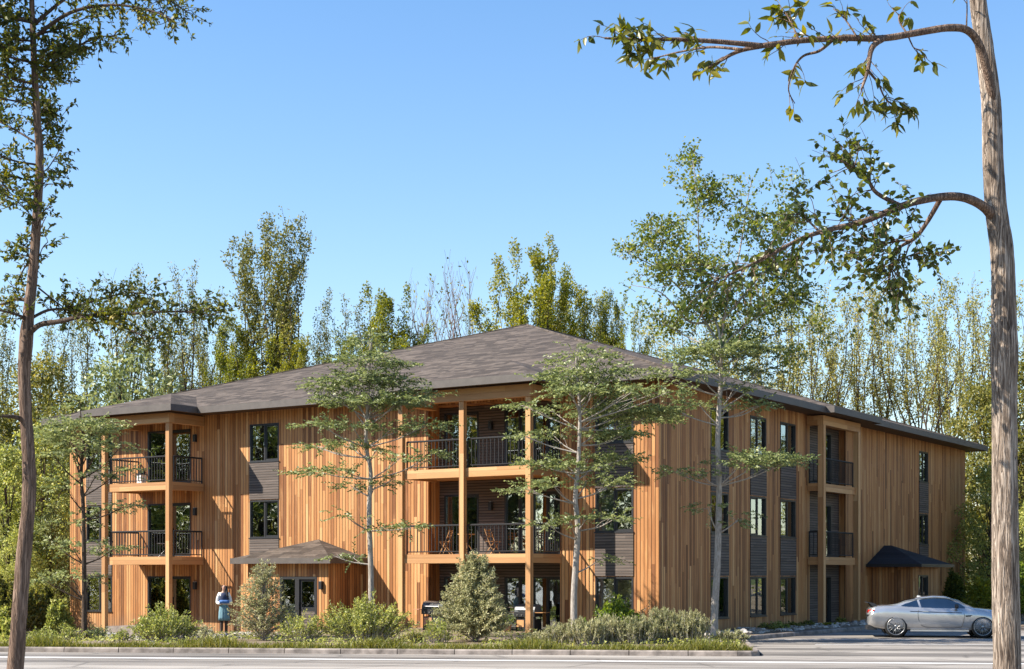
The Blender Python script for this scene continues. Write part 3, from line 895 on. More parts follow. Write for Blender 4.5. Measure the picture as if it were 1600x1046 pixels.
# ---- wall lamps
def lamp(x, y, z, nx=0, ny=-1):
    g = MB()
    g.box(x - .065, x + .065, y - .13, y - .005, z - .15, z + .15)
    g.box(x - .045, x + .045, y - .005, y, z - .07, z + .07)
    o = g.build('wall_lamp', M['black'], BL, bevel=0.006)
    c = MB(); c.box(x - .05, x + .05, y - .115, y - .02, z + .1505, z + .156); c.build('lens', M['white'], o)
    return o
for z in (1.62, 4.62, 7.60): lamp(-21.05, 0, z)
for z in (4.55, 7.45): lamp(-7.13, .70, z)
lamp(-12.86, -1.9, 1.68)

# ---- entrance porches
def porch_roof_front(x0, x1, yf, z0, z1, zr, mat):
    xc = (x0 + x1) / 2
    A = (xc, -0.02, zr)
    sl = math.hypot(yf, zr - z1)
    g = MB()
    g.face([(x0, yf, z1), (x1, yf, z1), A], [(x0, 0), (x1, 0), (xc, sl)])
    g.face([(x1, yf, z1), (x1, -.02, z1), A], [(yf, 0), (0, 0), (0, sl)])
    g.face([(x0, -.02, z1), (x0, yf, z1), A], [(0, 0), (yf, 0), (0, sl)])
    g.face([(x0, yf, z0 + .02), (x0, -.01, z0 + .02), (x1, -.01, z0 + .02), (x1, yf, z0 + .02)])
    o = g.build('porch_roof', mat, BL)
    f = MB(); f.box(x0 - .04, x1 + .04, yf - .04, yf, z0, z1 + .012, grain='x'); f.box(x1, x1 + .04, yf, -.01, z0, z1 + .012, grain='y'); f.box(x0 - .04, x0, yf, -.01, z0, z1 + .012, grain='y')
    f.build('fascia', M['fascia'], o)
porch_roof_front(-17.0, -12.2, -2.25, 2.48, 2.68, 3.42, M['shingle'])
g = MB(); wall_face(g, 'x', -1.9, -16.5, -12.56, -.45, 2.50, [(-14.9, -13.1, -0.05, 2.0)], -1, .2, .7)
g.face([(-12.56, -1.9, -.45), (-12.56, -.003, -.45), (-12.56, -.003, 2.50), (-12.56, -1.9, 2.50)], [(0.3, 0), (2.2, 0), (2.2, 3), (0.3, 3)])
g.face([(-16.5, -.003, -.45), (-16.5, -1.9, -.45), (-16.5, -1.9, 2.50), (-16.5, -.003, 2.50)], [(0.3, 0), (2.2, 0), (2.2, 3), (0.3, 3)])
g.build('porch_wall', M['wood'], BL)
g = MB()     # entrance door: fixed light at the left, leaf with a small light at the right
f = ax('x', -1.9, -1)
for (a, b, z0, z1) in ((-14.896, -14.8, -.046, 1.996), (-13.2, -13.104, -.046, 1.996), (-14.8, -13.2, 1.9, 1.996), (-14.15, -13.95, -.046, 1.9), (-14.8, -14.15, -.046, .06)):
    g.box(*f(a, b, -.12, .012), z0, z1)
ent = g.build('entrance_door', M['black'], BL)
g = MB(); g.box(*f(-14.8, -14.15, -.075, -.06), .06, 1.9); g.build('side_light', M['glass'], ent)
g = MB(); g.box(*f(-13.95, -13.2, -.09, -.05), -.04, .72); g.build('lower_panel', M['slat'], ent)
g = MB()
for (a, b, z0, z1) in ((-13.95, -13.87, .72, 1.9), (-13.28, -13.2, .72, 1.9), (-13.87, -13.28, 1.82, 1.9), (-13.87, -13.28, .72, .86)): g.box(*f(a, b, -.09, -.045), z0, z1)
g.build('door_leaf', M['black'], ent)
g = MB(); g.box(*f(-13.87, -13.28, -.075, -.065), .86, 1.82); g.build('door_light', M['glass'], ent)
g = MB(); g.box(*f(-14.7, -14.4, -.20, -.18), .0, 1.9); g.build('curtain', M['curtain'], ent)
g = MB(); g.tube([(-13.90, -1.98, .78), (-13.90, -1.98, 1.05)], [.014, .014], 6); g.tube([(-13.90, -1.98, .8), (-13.90, -1.86, .8)], [.01, .01], 5); g.tube([(-13.90, -1.98, 1.03), (-13.90, -1.86, 1.03)], [.01, .01], 5); g.build('handle', M['rail'], ent)
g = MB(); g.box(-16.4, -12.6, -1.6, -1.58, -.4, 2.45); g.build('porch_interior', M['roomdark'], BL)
# black roofed side porch
y0, y1, xf, z0, z1, zr = 19.7, 24.3, 2.45, 2.40, 2.52, 3.38
A = (0.35, (y0 + y1) / 2, zr); Bk = (0.02, (y0 + y1) / 2, zr)
g = MB(); sl = math.hypot(xf, zr - z1)
g.face([(xf, y0, z1), (xf, y1, z1), A], [(y0, 0), (y1, 0), (22, sl)])
g.face([(.02, y0, z1), (xf, y0, z1), A, Bk], [(0, 0), (xf, 0), (.35, 2.4), (0, 2.4)])
g.face([(xf, y1, z1), (.02, y1, z1), Bk, A], [(0, 0), (xf, 0), (xf, 2.4), (xf - .3, 2.4)])
g.face([(.01, y0, z0 + .01), (xf, y0, z0 + .01), (xf, y1, z0 + .01), (.01, y1, z0 + .01)])
o = g.build('porch_roof', M['blackroof'], BL)
g = MB(); g.box(xf, xf + .04, y0 - .04, y1 + .04, z0, z1 + .012); g.box(.01, xf, y0 - .04, y0, z0, z1 + .012); g.box(.01, xf, y1, y1 + .04, z0, z1 + .012)
g.build('fascia', M['black'], o)
g = MB(); wall_face(g, 'y', 1.9, 20.3, 23.9, -.4, 2.42, [(21.0, 22.4, -0.05, 2.05)], 1, .2, 1.2)
g.face([(.003, 20.3, -.4), (1.9, 20.3, -.4), (1.9, 20.3, 2.42), (.003, 20.3, 2.42)], [(.2, 0), (2.1, 0), (2.1, 3), (.2, 3)])
g.face([(1.9, 23.9, -.4), (.003, 23.9, -.4), (.003, 23.9, 2.42), (1.9, 23.9, 2.42)], [(.2, 0), (2.1, 0), (2.1, 3), (.2, 3)])
g.build('porch_wall', M['wood'], BL)
window('y', 1.9, 1, 21.004, 22.396, -.046, 2.046, .5, [(0.55, .7)], door=True)
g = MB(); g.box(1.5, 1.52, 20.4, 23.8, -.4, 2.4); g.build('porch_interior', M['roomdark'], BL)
# ---------------------------------------------------------------- foliage builders
def nrm(a): return a / np.maximum(np.linalg.norm(a, axis=-1, keepdims=True), 1e-9)

def leaves_obj(name, C, A, N, L, W, mat, parent=None, hi=False, bend=0.25):
    """one mesh of separate leaves: C bases, A long axes, N rough normals, L lengths, W widths"""
    C = np.asarray(C, dtype=np.float64); A = nrm(np.asarray(A, dtype=np.float64)); N = np.asarray(N, dtype=np.float64)
    n = len(C)
    L = np.broadcast_to(np.asarray(L, float), (n,))[:, None]; W = np.broadcast_to(np.asarray(W, float), (n,))[:, None]
    S = nrm(np.cross(A, N)); N = nrm(np.cross(S, A))
    if not hi:
        V = np.stack([C, C + A * L * .48 - S * W * .5 + N * W * .22, C + A * L - N * L * bend * .35, C + A * L * .48 + S * W * .5 + N * W * .22], axis=1).reshape(-1, 3)
        base = np.arange(n)[:, None] * 4
        loops = (base + np.array([0, 1, 2, 3])).ravel(); size = 4; nf = n
    else:
        m1 = C + A * L * .42 - N * L * bend * .10
        tip = C + A * L - N * L * bend * .55
        def sidep(s): return [C + A * L * .18 + S * W * .34 * s + N * W * .10, C + A * L * .45 + S * W * .5 * s + N * W * .14 - N * L * bend * .12, C + A * L * .75 + S * W * .30 * s + N * W * .06 - N * L * bend * .32]
        l = sidep(1); r = sidep(-1)
        V = np.stack([C, *l, tip, *r, m1], axis=1).reshape(-1, 3)      # 0 base,1-3 left,4 tip,5-7 right,8 mid
        base = np.arange(n)[:, None] * 9
        loops = np.concatenate([base + np.array([0, 1, 2, 8]), base + np.array([8, 2, 3, 4]), base + np.array([0, 8, 6, 5]), base + np.array([8, 4, 7, 6])], axis=1).ravel()
        size = 4; nf = n * 4
    me = bpy.data.meshes.new(name)
    me.vertices.add(len(V)); me.vertices.foreach_set('co', V.astype(np.float32).ravel())
    me.loops.add(len(loops)); me.loops.foreach_set('vertex_index', loops.astype(np.int32))
    me.polygons.add(nf)
    me.polygons.foreach_set('loop_start', np.arange(0, nf * size, size, dtype=np.int32))
    me.polygons.foreach_set('loop_total', np.full(nf, size, dtype=np.int32))
    if hi: me.polygons.foreach_set('use_smooth', np.ones(nf, dtype=bool))
    me.materials.append(mat)
    me.update(calc_edges=True)
    o = bpy.data.objects.new(name, me)
    COL.objects.link(o); o.parent = parent
    return o

def rdir(rn):
    z = rn.uniform(-1, 1); a = rn.uniform(0, 2 * math.pi); s = math.sqrt(1 - z * z)
    return Vector((s * math.cos(a), s * math.sin(a), z))

def grow(mb, p, d, L, r0, r1, n, rn, up=0.0, wander=0.12, sides=6):
    pts = [Vector(p)]; d = Vector(d).normalized()
    for i in range(n):
        d = (d + rdir(rn) * wander + Vector((0, 0, up))).normalized()
        pts.append(pts[-1] + d * (L / n))
    mb.tube(pts, [r0 + (r1 - r0) * i / n for i in range(n + 1)], sides, cap=False)
    return pts

def spline(pts, k=4):
    P = [Vector(p) for p in pts]; out = []
    for i in range(len(P) - 1):
        a = P[max(0, i - 1)]; b = P[i]; c = P[i + 1]; d = P[min(len(P) - 1, i + 2)]
        for j in range(k):
            t = j / k
            out.append(0.5 * ((2 * b) + (c - a) * t + (2 * a - 5 * b + 4 * c - d) * t * t + (3 * b - a - 3 * c + d) * t ** 3))
    out.append(P[-1]); return out

class Leaves:
    def __init__(self): self.C = []; self.A = []; self.N = []; self.L = []; self.W = []
    def add(self, c, a, n, l, w):
        self.C.append(tuple(c)); self.A.append(tuple(a)); self.N.append(tuple(n)); self.L.append(l); self.W.append(w)
    def build(self, name, mat, parent, **kw):
        if not self.C: return None
        return leaves_obj(name, self.C, self.A, self.N, self.L, self.W, mat, parent, **kw)

UP = Vector((0, 0, 1))
# ---------------------------------------------------------------- slim trees with tiers of fine leaves
def spray(lv, p, d, L, rn, ll, lw, k):
    d = d.normalized(); s = d.cross(UP)
    if s.length < .05: s = Vector((1, 0, 0))
    s.normalize()
    for i in range(k):
        t = (i + .5) / k
        q = p + d * (L * t) + Vector((0, 0, -0.10 * L * t * t))
        sg = 1 if i % 2 else -1
        a = d * .7 + s * sg * rn.uniform(.5, 1.1) + Vector((0, 0, rn.uniform(-.7, .6)))
        lv.add(q, a, UP * .8 + rdir(rn), ll * rn.uniform(.7, 1.25), lw * rn.uniform(.8, 1.2))

def pad(mb, lv, root, c, rx, ry, rz, n, rn, ll=.075, lw=.036, k=11, r0=.03):
    """a flat cloud of sprays carried by a limb that leaves the trunk at root"""
    c = Vector(c); root = Vector(root)
    mid = root.lerp(c, .55) + Vector((0, 0, -.10 * (c - root).length * rn.uniform(.2, 1)))
    pts = spline([root, mid, c], 4)
    mb.tube(pts, [r0 * (1 - .7 * i / (len(pts) - 1)) for i in range(len(pts))], 6, cap=False)
    out = (c - root); out.z = 0
    if out.length < .05: out = Vector((1, 0, 0))
    out.normalize()
    limbs = []
    for i in range(max(3, int(n / 22))):
        a = rn.uniform(0, 2 * math.pi); q = math.sqrt(rn.random()) * .8
        e = c + Vector((math.cos(a) * rx * q, math.sin(a) * ry * q, rn.uniform(-.6, .4) * rz))
        b = pts[rn.randint(2, len(pts) - 1)]
        m_ = b.lerp(e, .5) + Vector((0, 0, rn.uniform(-.05, .08)))
        mb.tube([b, m_, e], [r0 * .35, r0 * .25, .004], 4, cap=False)
        limbs.append(e)
    for i in range(n):
        a = rn.uniform(0, 2 * math.pi); q = rn.random() ** .42
        lump = 1 + .30 * math.sin(a * 3 + c.x * 5) + .26 * math.sin(a * 7 + c.z * 3) + rn.uniform(-.1, .25)
        x, y = math.cos(a) * q * lump, math.sin(a) * q * lump
        z = rn.uniform(-.75, 1) * math.sqrt(max(.08, 1 - min(1, q * q)))
        p = c + Vector((x * rx, y * ry, z * rz - .12 * rz * q))
        d = Vector((x, y, 0)) * .9 + out * .45 + rdir(rn) * .5
        d.z = d.z * .35 + rn.uniform(-.25, .38)
        if d.length < .05: d = out
        spray(lv, p, d, rn.uniform(.24, .66), rn, ll, lw, k)

def tiered_tree(name, label, trunk_px, d, pads_px, wood, leafmat, seed, base_z, r=(.095, .025), dens=118, ll=.115, lw=.058, group=None, extra=None):
    rn = random.Random(seed)
    bx = gx(trunk_px[0][0], d)
    root = empty(name, (bx, d, base_z)); tag(root, label, 'tree', group)
    loc = Vector((bx, d, base_z))
    T = []
    for (px, y) in trunk_px: T.append(at(px, d, y) - loc)
    T[0] = Vector((0, 0, -.15))
    T = [p + Vector((0, rn.uniform(-.08, .08) * (i > 0), 0)) for i, p in enumerate(T)]
    pts = spline(T, 6)
    tb = MB(); tb.tube(pts, [(r[0] + (r[1] - r[0]) * (i / (len(pts) - 1)) ** .9) * (1.35 - .35 * min(1, i / 3)) for i in range(len(pts))], 12, wob=.035, rn=rn)
    br = tb; lv = Leaves()
    for (x0, x1, y0, y1, rooty, *o) in pads_px:
        dens_k = o[0] if o else 1.0
        cx_, cy_ = (x0 + x1) / 2, (y0 + y1) / 2
        w = (x1 - x0) / F * d / 2 * .88; h = (y1 - y0) / F * d / 2 * .9
        c = at(cx_, d, cy_) - loc
        ry = max(.35, w * rn.uniform(.75, 1.0))
        c.y += rn.uniform(-.55, .55) * (.4 + abs(c.x))
        rz_ = min(pts, key=lambda p: abs(p.z - (at(800, d, rooty).z - loc.z)))
        # several overlapping lobes make an uneven pad
        nl = 1 + int(w / .45)
        for j in range(nl):
            f_ = 0 if nl == 1 else (j / (nl - 1) - .5) * 2
            cc = c + Vector((f_ * w * .62, rn.uniform(-.4, .4) * ry, rn.uniform(-.35, .35) * h - abs(f_) * h * .15))
            lw_ = w * (.62 if nl > 1 else 1); lh = h * rn.uniform(.55, .8) if nl > 1 else h
            pad(br, lv, rz_, cc, lw_, ry * .75, max(.11, lh * 1.1), max(10, int(dens * lw_ * ry * dens_k * (.5 + .8 * min(1.2, lh / .35)))), rn, ll, lw, 11, .028)
    br.build('trunk', wood, root, smooth=True)
    lv.build('crown', leafmat, root)
    if extra: extra(root, loc, rn)
    return root

S_GROUP = 'slim trees planted in front of the building'
def bz(px, d): return bed_z(gx(px, d), d)
tiered_tree('slim_tree', 'slim young tree with thin dark trunk in front of the left end of the building', [(132, 1005), (131, 900), (130, 800), (127, 740), (131, 690), (124, 650)], 47.0, [
    (80, 165, 636, 676, 720, 1.3), (70, 172, 655, 690, 735, 1.3), (92, 178, 672, 706, 745), (70, 140, 690, 720, 760, .8), (150, 206, 690, 712, 750, .9), (135, 205, 730, 752, 780, .9), (78, 128, 742, 770, 800), (140, 216, 778, 800, 815, .8), (96, 142, 795, 822, 840), (112, 190, 848, 868, 880, .8), (66, 120, 832, 862, 880, .8), (92, 150, 880, 912, 930, .7), (56, 110, 890, 915, 930, .5), (105, 150, 615, 640, 690, .8)],
    M['bark_dark'], M['leaf_layer'], 21, bz(132, 47), r=(.085, .03), group=S_GROUP)
tiered_tree('slim_tree', 'slim tree with tiered fine foliage rising beside the right end of the shingled porch', [(579, 1000), (580, 900), (577, 800), (579, 740), (572, 690), (576, 620), (577, 570), (580, 535)], 48.5, [
    (566, 598, 508, 532, 590), (550, 612, 524, 552, 600), (528, 630, 548, 582, 640), (520, 640, 575, 612, 660), (484, 560, 588, 620, 650), (590, 672, 592, 618, 650), (510, 655, 612, 640, 665), (482, 572, 655, 676, 700), (468, 560, 676, 700, 712, .9), (590, 686, 658, 682, 700), (546, 600, 690, 708, 720, .8), (612, 690, 696, 728, 745, .95), (476, 560, 722, 745, 752, .9), (530, 600, 742, 768, 775, .7), (590, 634, 740, 758, 770, .8), (520, 566, 798, 818, 830, .7), (584, 662, 815, 832, 838, .75), (505, 536, 858, 876, 880, .35), (538, 560, 855, 880, 885, .35)],
    M['bark_grey'], M['leaf_layer'], 22, bz(579, 48.5), r=(.10, .028), group=S_GROUP)
tiered_tree('slim_tree', 'slim pale-trunked tree with tiered foliage in front of the right part of the middle balconies', [(898, 1003), (897, 930), (903, 830), (899, 780), (904, 720), (906, 650), (903, 600), (900, 560)], 46.5, [
    (884, 925, 530, 552, 600), (866, 955, 542, 572, 620), (852, 965, 565, 602, 640), (866, 985, 598, 625, 650), (930, 978, 548, 590, 630, .7), (800, 880, 618, 646, 670), (905, 1055, 622, 652, 675, 1.1), (960, 1060, 606, 632, 665, .8), (806, 880, 664, 690, 705, .9), (905, 1000, 662, 690, 700), (822, 900, 706, 732, 745), (900, 996, 700, 724, 745, .9), (855, 950, 712, 738, 750), (803, 880, 748, 776, 790, .95), (900, 975, 732, 764, 780), (838, 905, 806, 830, 838, .9), (896, 982, 800, 820, 830, .6), (914, 960, 862, 882, 890, .8)],
    M['bark_grey'], M['leaf_layer'], 23, bz(898, 46.5), r=(.115, .03), group=S_GROUP)

# the tall one: tiers below, a loose crown of larger leaves above the roof
def tall_crown(root, loc, rn):
    d = 47.5
    br = MB(); lv = Leaves()
    fork = at(1127, d, 580) - loc
    limbs = [[(1127, 580), (1105, 545), (1070, 520), (1020, 500)], [(1127, 580), (1122, 520), (1100, 430), (1085, 330), (1078, 260)], [(1127, 580), (1130, 500), (1150, 400), (1170, 310), (1180, 270)], [(1127, 580), (1160, 550), (1215, 520), (1270, 510)], [(1124, 540), (1085, 470), (1030, 420), (975, 402)], [(1130, 500), (1180, 440), (1225, 380), (1255, 330)], [(1124, 545), (1175, 500), (1230, 470), (1285, 470)], [(1105, 430), (1060, 390), (1010, 375)], [(1120, 500), (1080, 500), (1030, 465), (985, 450)]]
    for lp in limbs:
        q = []
        for i, (x, y) in enumerate(lp): q.append(at(x, d, y) - loc + Vector((0, rn.uniform(-.9, .9) * min(i, 2) * .5, 0)))
        s = spline(q, 4); m = len(s)
        br.tube(s, [.042 * (1 - .8 * i / (m - 1)) for i in range(m)], 6, cap=False)
    cl = [(1078, 250, 14, 22), (1062, 285, 34, 26), (1100, 300, 34, 26), (1160, 280, 42, 24), (1215, 300, 40, 28), (1140, 320, 50, 30), (1080, 345, 50, 28), (1030, 375, 52, 26), (985, 398, 34, 16), (1100, 385, 60, 34), (1180, 360, 58, 32), (1235, 345, 34, 26), (1060, 425, 62, 32), (1010, 430, 40, 22), (1140, 430, 60, 36), (1210, 410, 48, 34), (1180, 470, 60, 34), (1100, 475, 55, 28), (1010, 480, 36, 22), (1240, 460, 42, 34), (1260, 505, 42, 26), (1210, 515, 50, 26), (1150, 520, 50, 24), (1050, 500, 42, 20), (1290, 520, 24, 22), (1235, 555, 36, 18)]
    for (x, y, rx, ry) in cl:
        c = at(x, d, y) - loc + Vector((0, rn.uniform(-1.2, 1.2), 0))
        wx, wz = rx / F * d * rn.uniform(.72, 1.0), ry / F * d * rn.uniform(.75, 1.0)
        for t in range(int(350 * wx * wz * 1.2 * rn.choice((.3, .9, 1.2, 1.4)))):
            q = rdir(rn) * (rn.random() ** .45)
            p = c + Vector((q.x * wx, q.y * wx * 1.1, q.z * wz))
            dd = (Vector((q.x, q.y, q.z * .6 + .1)) + rdir(rn) * .7).normalized()
            nl = rn.randint(3, 6)
            if t % 5 == 0: br.tube([p - dd * .25, p, p + dd * .3], [.008, .006, .003], 4, cap=False)
            for k in range(nl):
                pp = p + dd * (k * .07)
                lv.add(pp, dd * .4 + rdir(rn), UP * .7 + rdir(rn), rn.uniform(.085, .145), rn.uniform(.06, .095))
    br.build('crown_limbs', M['bark_grey'], root, smooth=True)
    lv.build('crown', M['leaf_crown'], root)
tiered_tree('slim_tree', 'tallest slim tree, pale trunk before the right side windows, crown high over the roof', [(1116, 1010), (1117, 950), (1121, 870), (1124, 760), (1121, 690), (1125, 620), (1127, 575)], 47.5, [
    (1036, 1110, 725, 752, 765, .9), (1128, 1252, 700, 735, 755, .9), (1086, 1122, 780, 812, 825, .9), (1128, 1178, 790, 824, 835, .8), (1025, 1110, 618, 648, 665, .9), (1130, 1206, 612, 642, 655, .9), (1010, 1110, 570, 602, 625, .9), (1120, 1215, 560, 590, 610, .9), (1050, 1190, 535, 568, 590, 1.0), (1130, 1200, 590, 615, 640, .5)],
    M['bark_grey'], M['leaf_layer'], 24, bz(1116, 47.5), r=(.13, .06), group=S_GROUP, extra=tall_crown)

# ---------------------------------------------------------------- the two big trees close to the camera
def px_limb(mb, pts_px, d0, r0, r1, rn, loc, dy=0.0, sides=10, k=5, wob=.03):
    q = []
    n = len(pts_px)
    for i, (x, y) in enumerate(pts_px): q.append(at(x, d0 + dy * i / (n - 1), y) - loc)
    s = spline(q, k); m = len(s)
    mb.tube(s, [r0 + (r1 - r0) * i / (m - 1) for i in range(m)], sides, cap=True, wob=wob, rn=rn)
    return s

def twigs(mb, lv, path, n, rn, L, leaf, k, t0=0.2, spread=1.0, bias=Vector((0, 0, 0)), r=.008, clump=False, droop=.3):
    """leafy side twigs along a limb"""
    m = len(path)
    for i in range(n):
        t = t0 + (1 - t0) * rn.random()
        f = t * (m - 1); a = int(min(m - 2, f)); p = path[a].lerp(path[a + 1], f - a)
        along = (path[a + 1] - path[a]).normalized()
        d = (along * .7 + rdir(rn) * spread + bias).normalized()
        l = L * rn.uniform(.5, 1.2)
        pts = [p]
        for q in range(5):
            d = (d + rdir(rn) * .25 + Vector((0, 0, -droop * .12))).normalized()
            pts.append(pts[-1] + d * (l / 5))
        mb.tube(pts, [r * (1 - .14 * q) for q in range(6)], 5, cap=False)
        for q in range(k):
            tt = (.92 + rn.random() * .1 if rn.random() < .3 else .25 + .75 * rn.random()) if clump else .2 + .8 * rn.random()
            g_ = min(4.999, tt * 5); b = int(g_); pp = pts[b].lerp(pts[b + 1], g_ - b)
            dd = (pts[b + 1] - pts[b]).normalized()
            ax_ = dd * .5 + rdir(rn) + Vector((0, 0, -droop))
            lv.add(pp, ax_, UP * .8 + rdir(rn), leaf[0] * rn.uniform(.6, 1.2), leaf[1] * rn.uniform(.7, 1.15))

def big_right():
    rn = random.Random(5); d = 22.0
    loc = Vector((gx(1574, d), d, -.02))
    root = empty('foreground_tree', loc); tag(root, 'tall tree with thick furrowed trunk at the right edge, two long limbs reaching left', 'tree')
    base_y = HY + F * (H + .02) / d
    tb = MB()
    tr = [(1576, base_y + 6), (1574, 1046), (1571, 900), (1570, 760), (1569, 640), (1568, 500), (1566, 400), (1557, 330), (1552, 250), (1549, 160), (1538, 70), (1528, 0), (1520, -90), (1516, -190)]
    q = [at(x, d, y) - loc for x, y in tr]
    s = spline(q, 6); m = len(s)
    def rad(i):
        z = s[i].z
        return .158 + .04 * max(0, 1 - z / 7.5) + .09 * max(0, 1 - z / .6) ** 2 - .05 * max(0, (z - 7) / 4) + .022 * math.exp(-((z - 5.3) / .35) ** 2)
    sides = 28; n0 = len(tb.v)
    for i, p in enumerate(s):
        for k in range(sides):
            an = 2 * math.pi * k / sides
            rr = rad(i) * (1 + .035 * math.sin(an * 5 + p.z * .7) + .03 * math.sin(an * 9 - p.z * 1.3) + rn.uniform(-.022, .022))
            tb.v.append(tuple(p + Vector((math.cos(an), math.sin(an), 0)) * rr))
    for i in range(m - 1):
        for k in range(sides):
            k2 = (k + 1) % sides
            tb.f.append((n0 + i * sides + k, n0 + i * sides + k2, n0 + (i + 1) * sides + k2, n0 + (i + 1) * sides + k)); tb.uv += [(0, 0)] * 4; tb.mi.append(0)
    tb.build('trunk', M['bark_big'], root, smooth=True)
    br = MB(); lv = Leaves(); lv2 = Leaves()
    big = (.19, .078); rnd_ = (.10, .070)
    A = px_limb(br, [(1556, 190), (1546, 130), (1532, 75), (1512, 48), (1480, 44), (1430, 52), (1380, 60), (1320, 60), (1250, 64), (1190, 72)], d, .062, .036, rn, loc, -1.2, 12)
    A2 = px_limb(br, [(1190, 72), (1130, 66), (1060, 62), (1000, 62), (945, 60)], d - 1.2, .04, .015, rn, loc, -.5, 8)
    A3 = px_limb(br, [(1190, 72), (1150, 82), (1110, 105), (1085, 120)], d - 1.2, .036, .012, rn, loc, .5, 8)
    A4 = px_limb(br, [(1160, 78), (1110, 74), (1060, 82), (1020, 92)], d - 1.2, .022, .008, rn, loc, .9, 7)
    A5 = px_limb(br, [(1380, 60), (1362, 76), (1356, 110), (1346, 140)], d - .8, .05, .014, rn, loc, -.5, 8)
    A6 = px_limb(br, [(1356, 110), (1372, 130), (1382, 152), (1398, 168)], d - 1.1, .02, .006, rn, loc, .3, 6)
    A7 = px_limb(br, [(1300, 64), (1280, 80), (1255, 88), (1240, 108), (1232, 140), (1242, 162)], d - .9, .024, .006, rn, loc, .4, 7)
    A8 = px_limb(br, [(1420, 56), (1406, 36), (1404, 22)], d - .6, .014, .006, rn, loc, .2, 6)
    A9 = px_limb(br, [(1418, 54), (1424, 68), (1430, 76), (1450, 80)], d - .6, .012, .005, rn, loc, .2, 6)
    A10 = px_limb(br, [(1248, 62), (1238, 40), (1228, 22)], d - 1, .016, .006, rn, loc, .2, 6)
    A11 = px_limb(br, [(1340, 60), (1320, 30), (1302, 14)], d - 1, .014, .005, rn, loc, .3, 6)
    A12 = px_limb(br, [(1510, 46), (1511, 10), (1510, -10)], d - .4, .012, .005, rn, loc, .1, 6)
    for pth, n, L, k, b in ((A2, 24, .42, 6, Vector((-.3, 0, .25))), (A3, 5, .4, 5, Vector((-.4, 0, -.2))), (A4, 8, .38, 5, Vector((-.3, 0, 0))), (A5, 10, .45, 6, Vector((-.1, 0, -.3))), (A6, 9, .38, 6, Vector((.3, 0, -.2))), (A7, 5, .3, 4, Vector((.2, 0, -.3))), (A8, 3, .3, 4, UP * .3), (A9, 4, .3, 5, Vector((.2, 0, -.1))), (A10, 10, .45, 6, UP * .2), (A11, 5, .3, 3, UP * .2), (A12, 3, .2, 3, Vector((-.3, 0, 0)))):
        twigs(br, lv, pth, n, rn, L, big, k, .35, .7, b, .007, True, .45)
    twigs(br, lv, A, 14, rn, .45, big, 4, .66, .6, UP * .45, .008, True, .3)
    B = px_limb(br, [(1556, 345), (1535, 322), (1505, 309), (1470, 308), (1425, 317), (1385, 332), (1345, 348), (1300, 358), (1255, 372), (1210, 395), (1165, 418), (1115, 440)], d, .072, .012, rn, loc, -2.2, 12)
    B1 = px_limb(br, [(1408, 322), (1370, 302), (1355, 280), (1335, 262), (1315, 252)], d - .9, .034, .010, rn, loc, -.4, 7)
    B2 = px_limb(br, [(1470, 310), (1450, 345), (1430, 372), (1402, 390), (1392, 420), (1388, 440)], d - .5, .038, .010, rn, loc, .5, 8)
    B3 = px_limb(br, [(1335, 262), (1340, 240), (1342, 222)], d - 1.2, .012, .005, rn, loc, .2, 6)
    B4 = px_limb(br, [(1280, 362), (1262, 345), (1240, 330)], d - 1.4, .018, .006, rn, loc, .2, 6)
    B5 = px_limb(br, [(1262, 368), (1245, 395), (1235, 410)], d - 1.5, .016, .006, rn, loc, .2, 6)
    B6 = px_limb(br, [(1350, 348), (1346, 370), (1345, 385)], d - 1.0, .012, .005, rn, loc, .1, 6)
    for pth, n, L, k, b in ((B1, 24, .8, 10, Vector((-.2, 0, .1))), (B3, 8, .4, 6, Vector((.1, 0, .2))), (B2, 42, 1.0, 10, Vector((.1, 0, -.25))), (B4, 8, .4, 8, Vector((-.2, 0, .3))), (B5, 9, .42, 8, Vector((0, 0, -.3))), (B6, 5, .3, 6, Vector((-.2, 0, -.3)))):
        twigs(br, lv2, pth, n, rn, L, rnd_, k, .3, .8, b, .007, False, .35)
    twigs(br, lv2, B, 84, rn, .95, rnd_, 10, .34, .9, Vector((0, 0, -.12)), .007, False, .3)
    B7 = px_limb(br, [(1425, 376), (1395, 378), (1365, 388), (1335, 402)], d - .6, .016, .006, rn, loc, .4, 6)
    twigs(br, lv2, B7, 28, rn, .75, rnd_, 9, .2, .8, Vector((-.1, 0, -.15)), .006, False, .3)
    B8 = px_limb(br, [(1392, 415), (1420, 400), (1450, 395), (1470, 398)], d - .4, .012, .005, rn, loc, .2, 6)
    twigs(br, lv2, B8, 16, rn, .4, rnd_, 7, .3, .8, Vector((.2, 0, -.1)), .006, False, .3)
    # crown out of the picture above
    T = px_limb(br, [(1518, -120), (1490, -220), (1440, -300)], d, .09, .03, rn, loc, .5, 8)
    br.build('branches', M['bark_brown'], root, smooth=True)
    lv.build('long_leaves', M['leaf_glossy'], root, hi=True, bend=.5)
    lv2.build('crown', M['leaf_limb'], root, hi=True)
big_right()

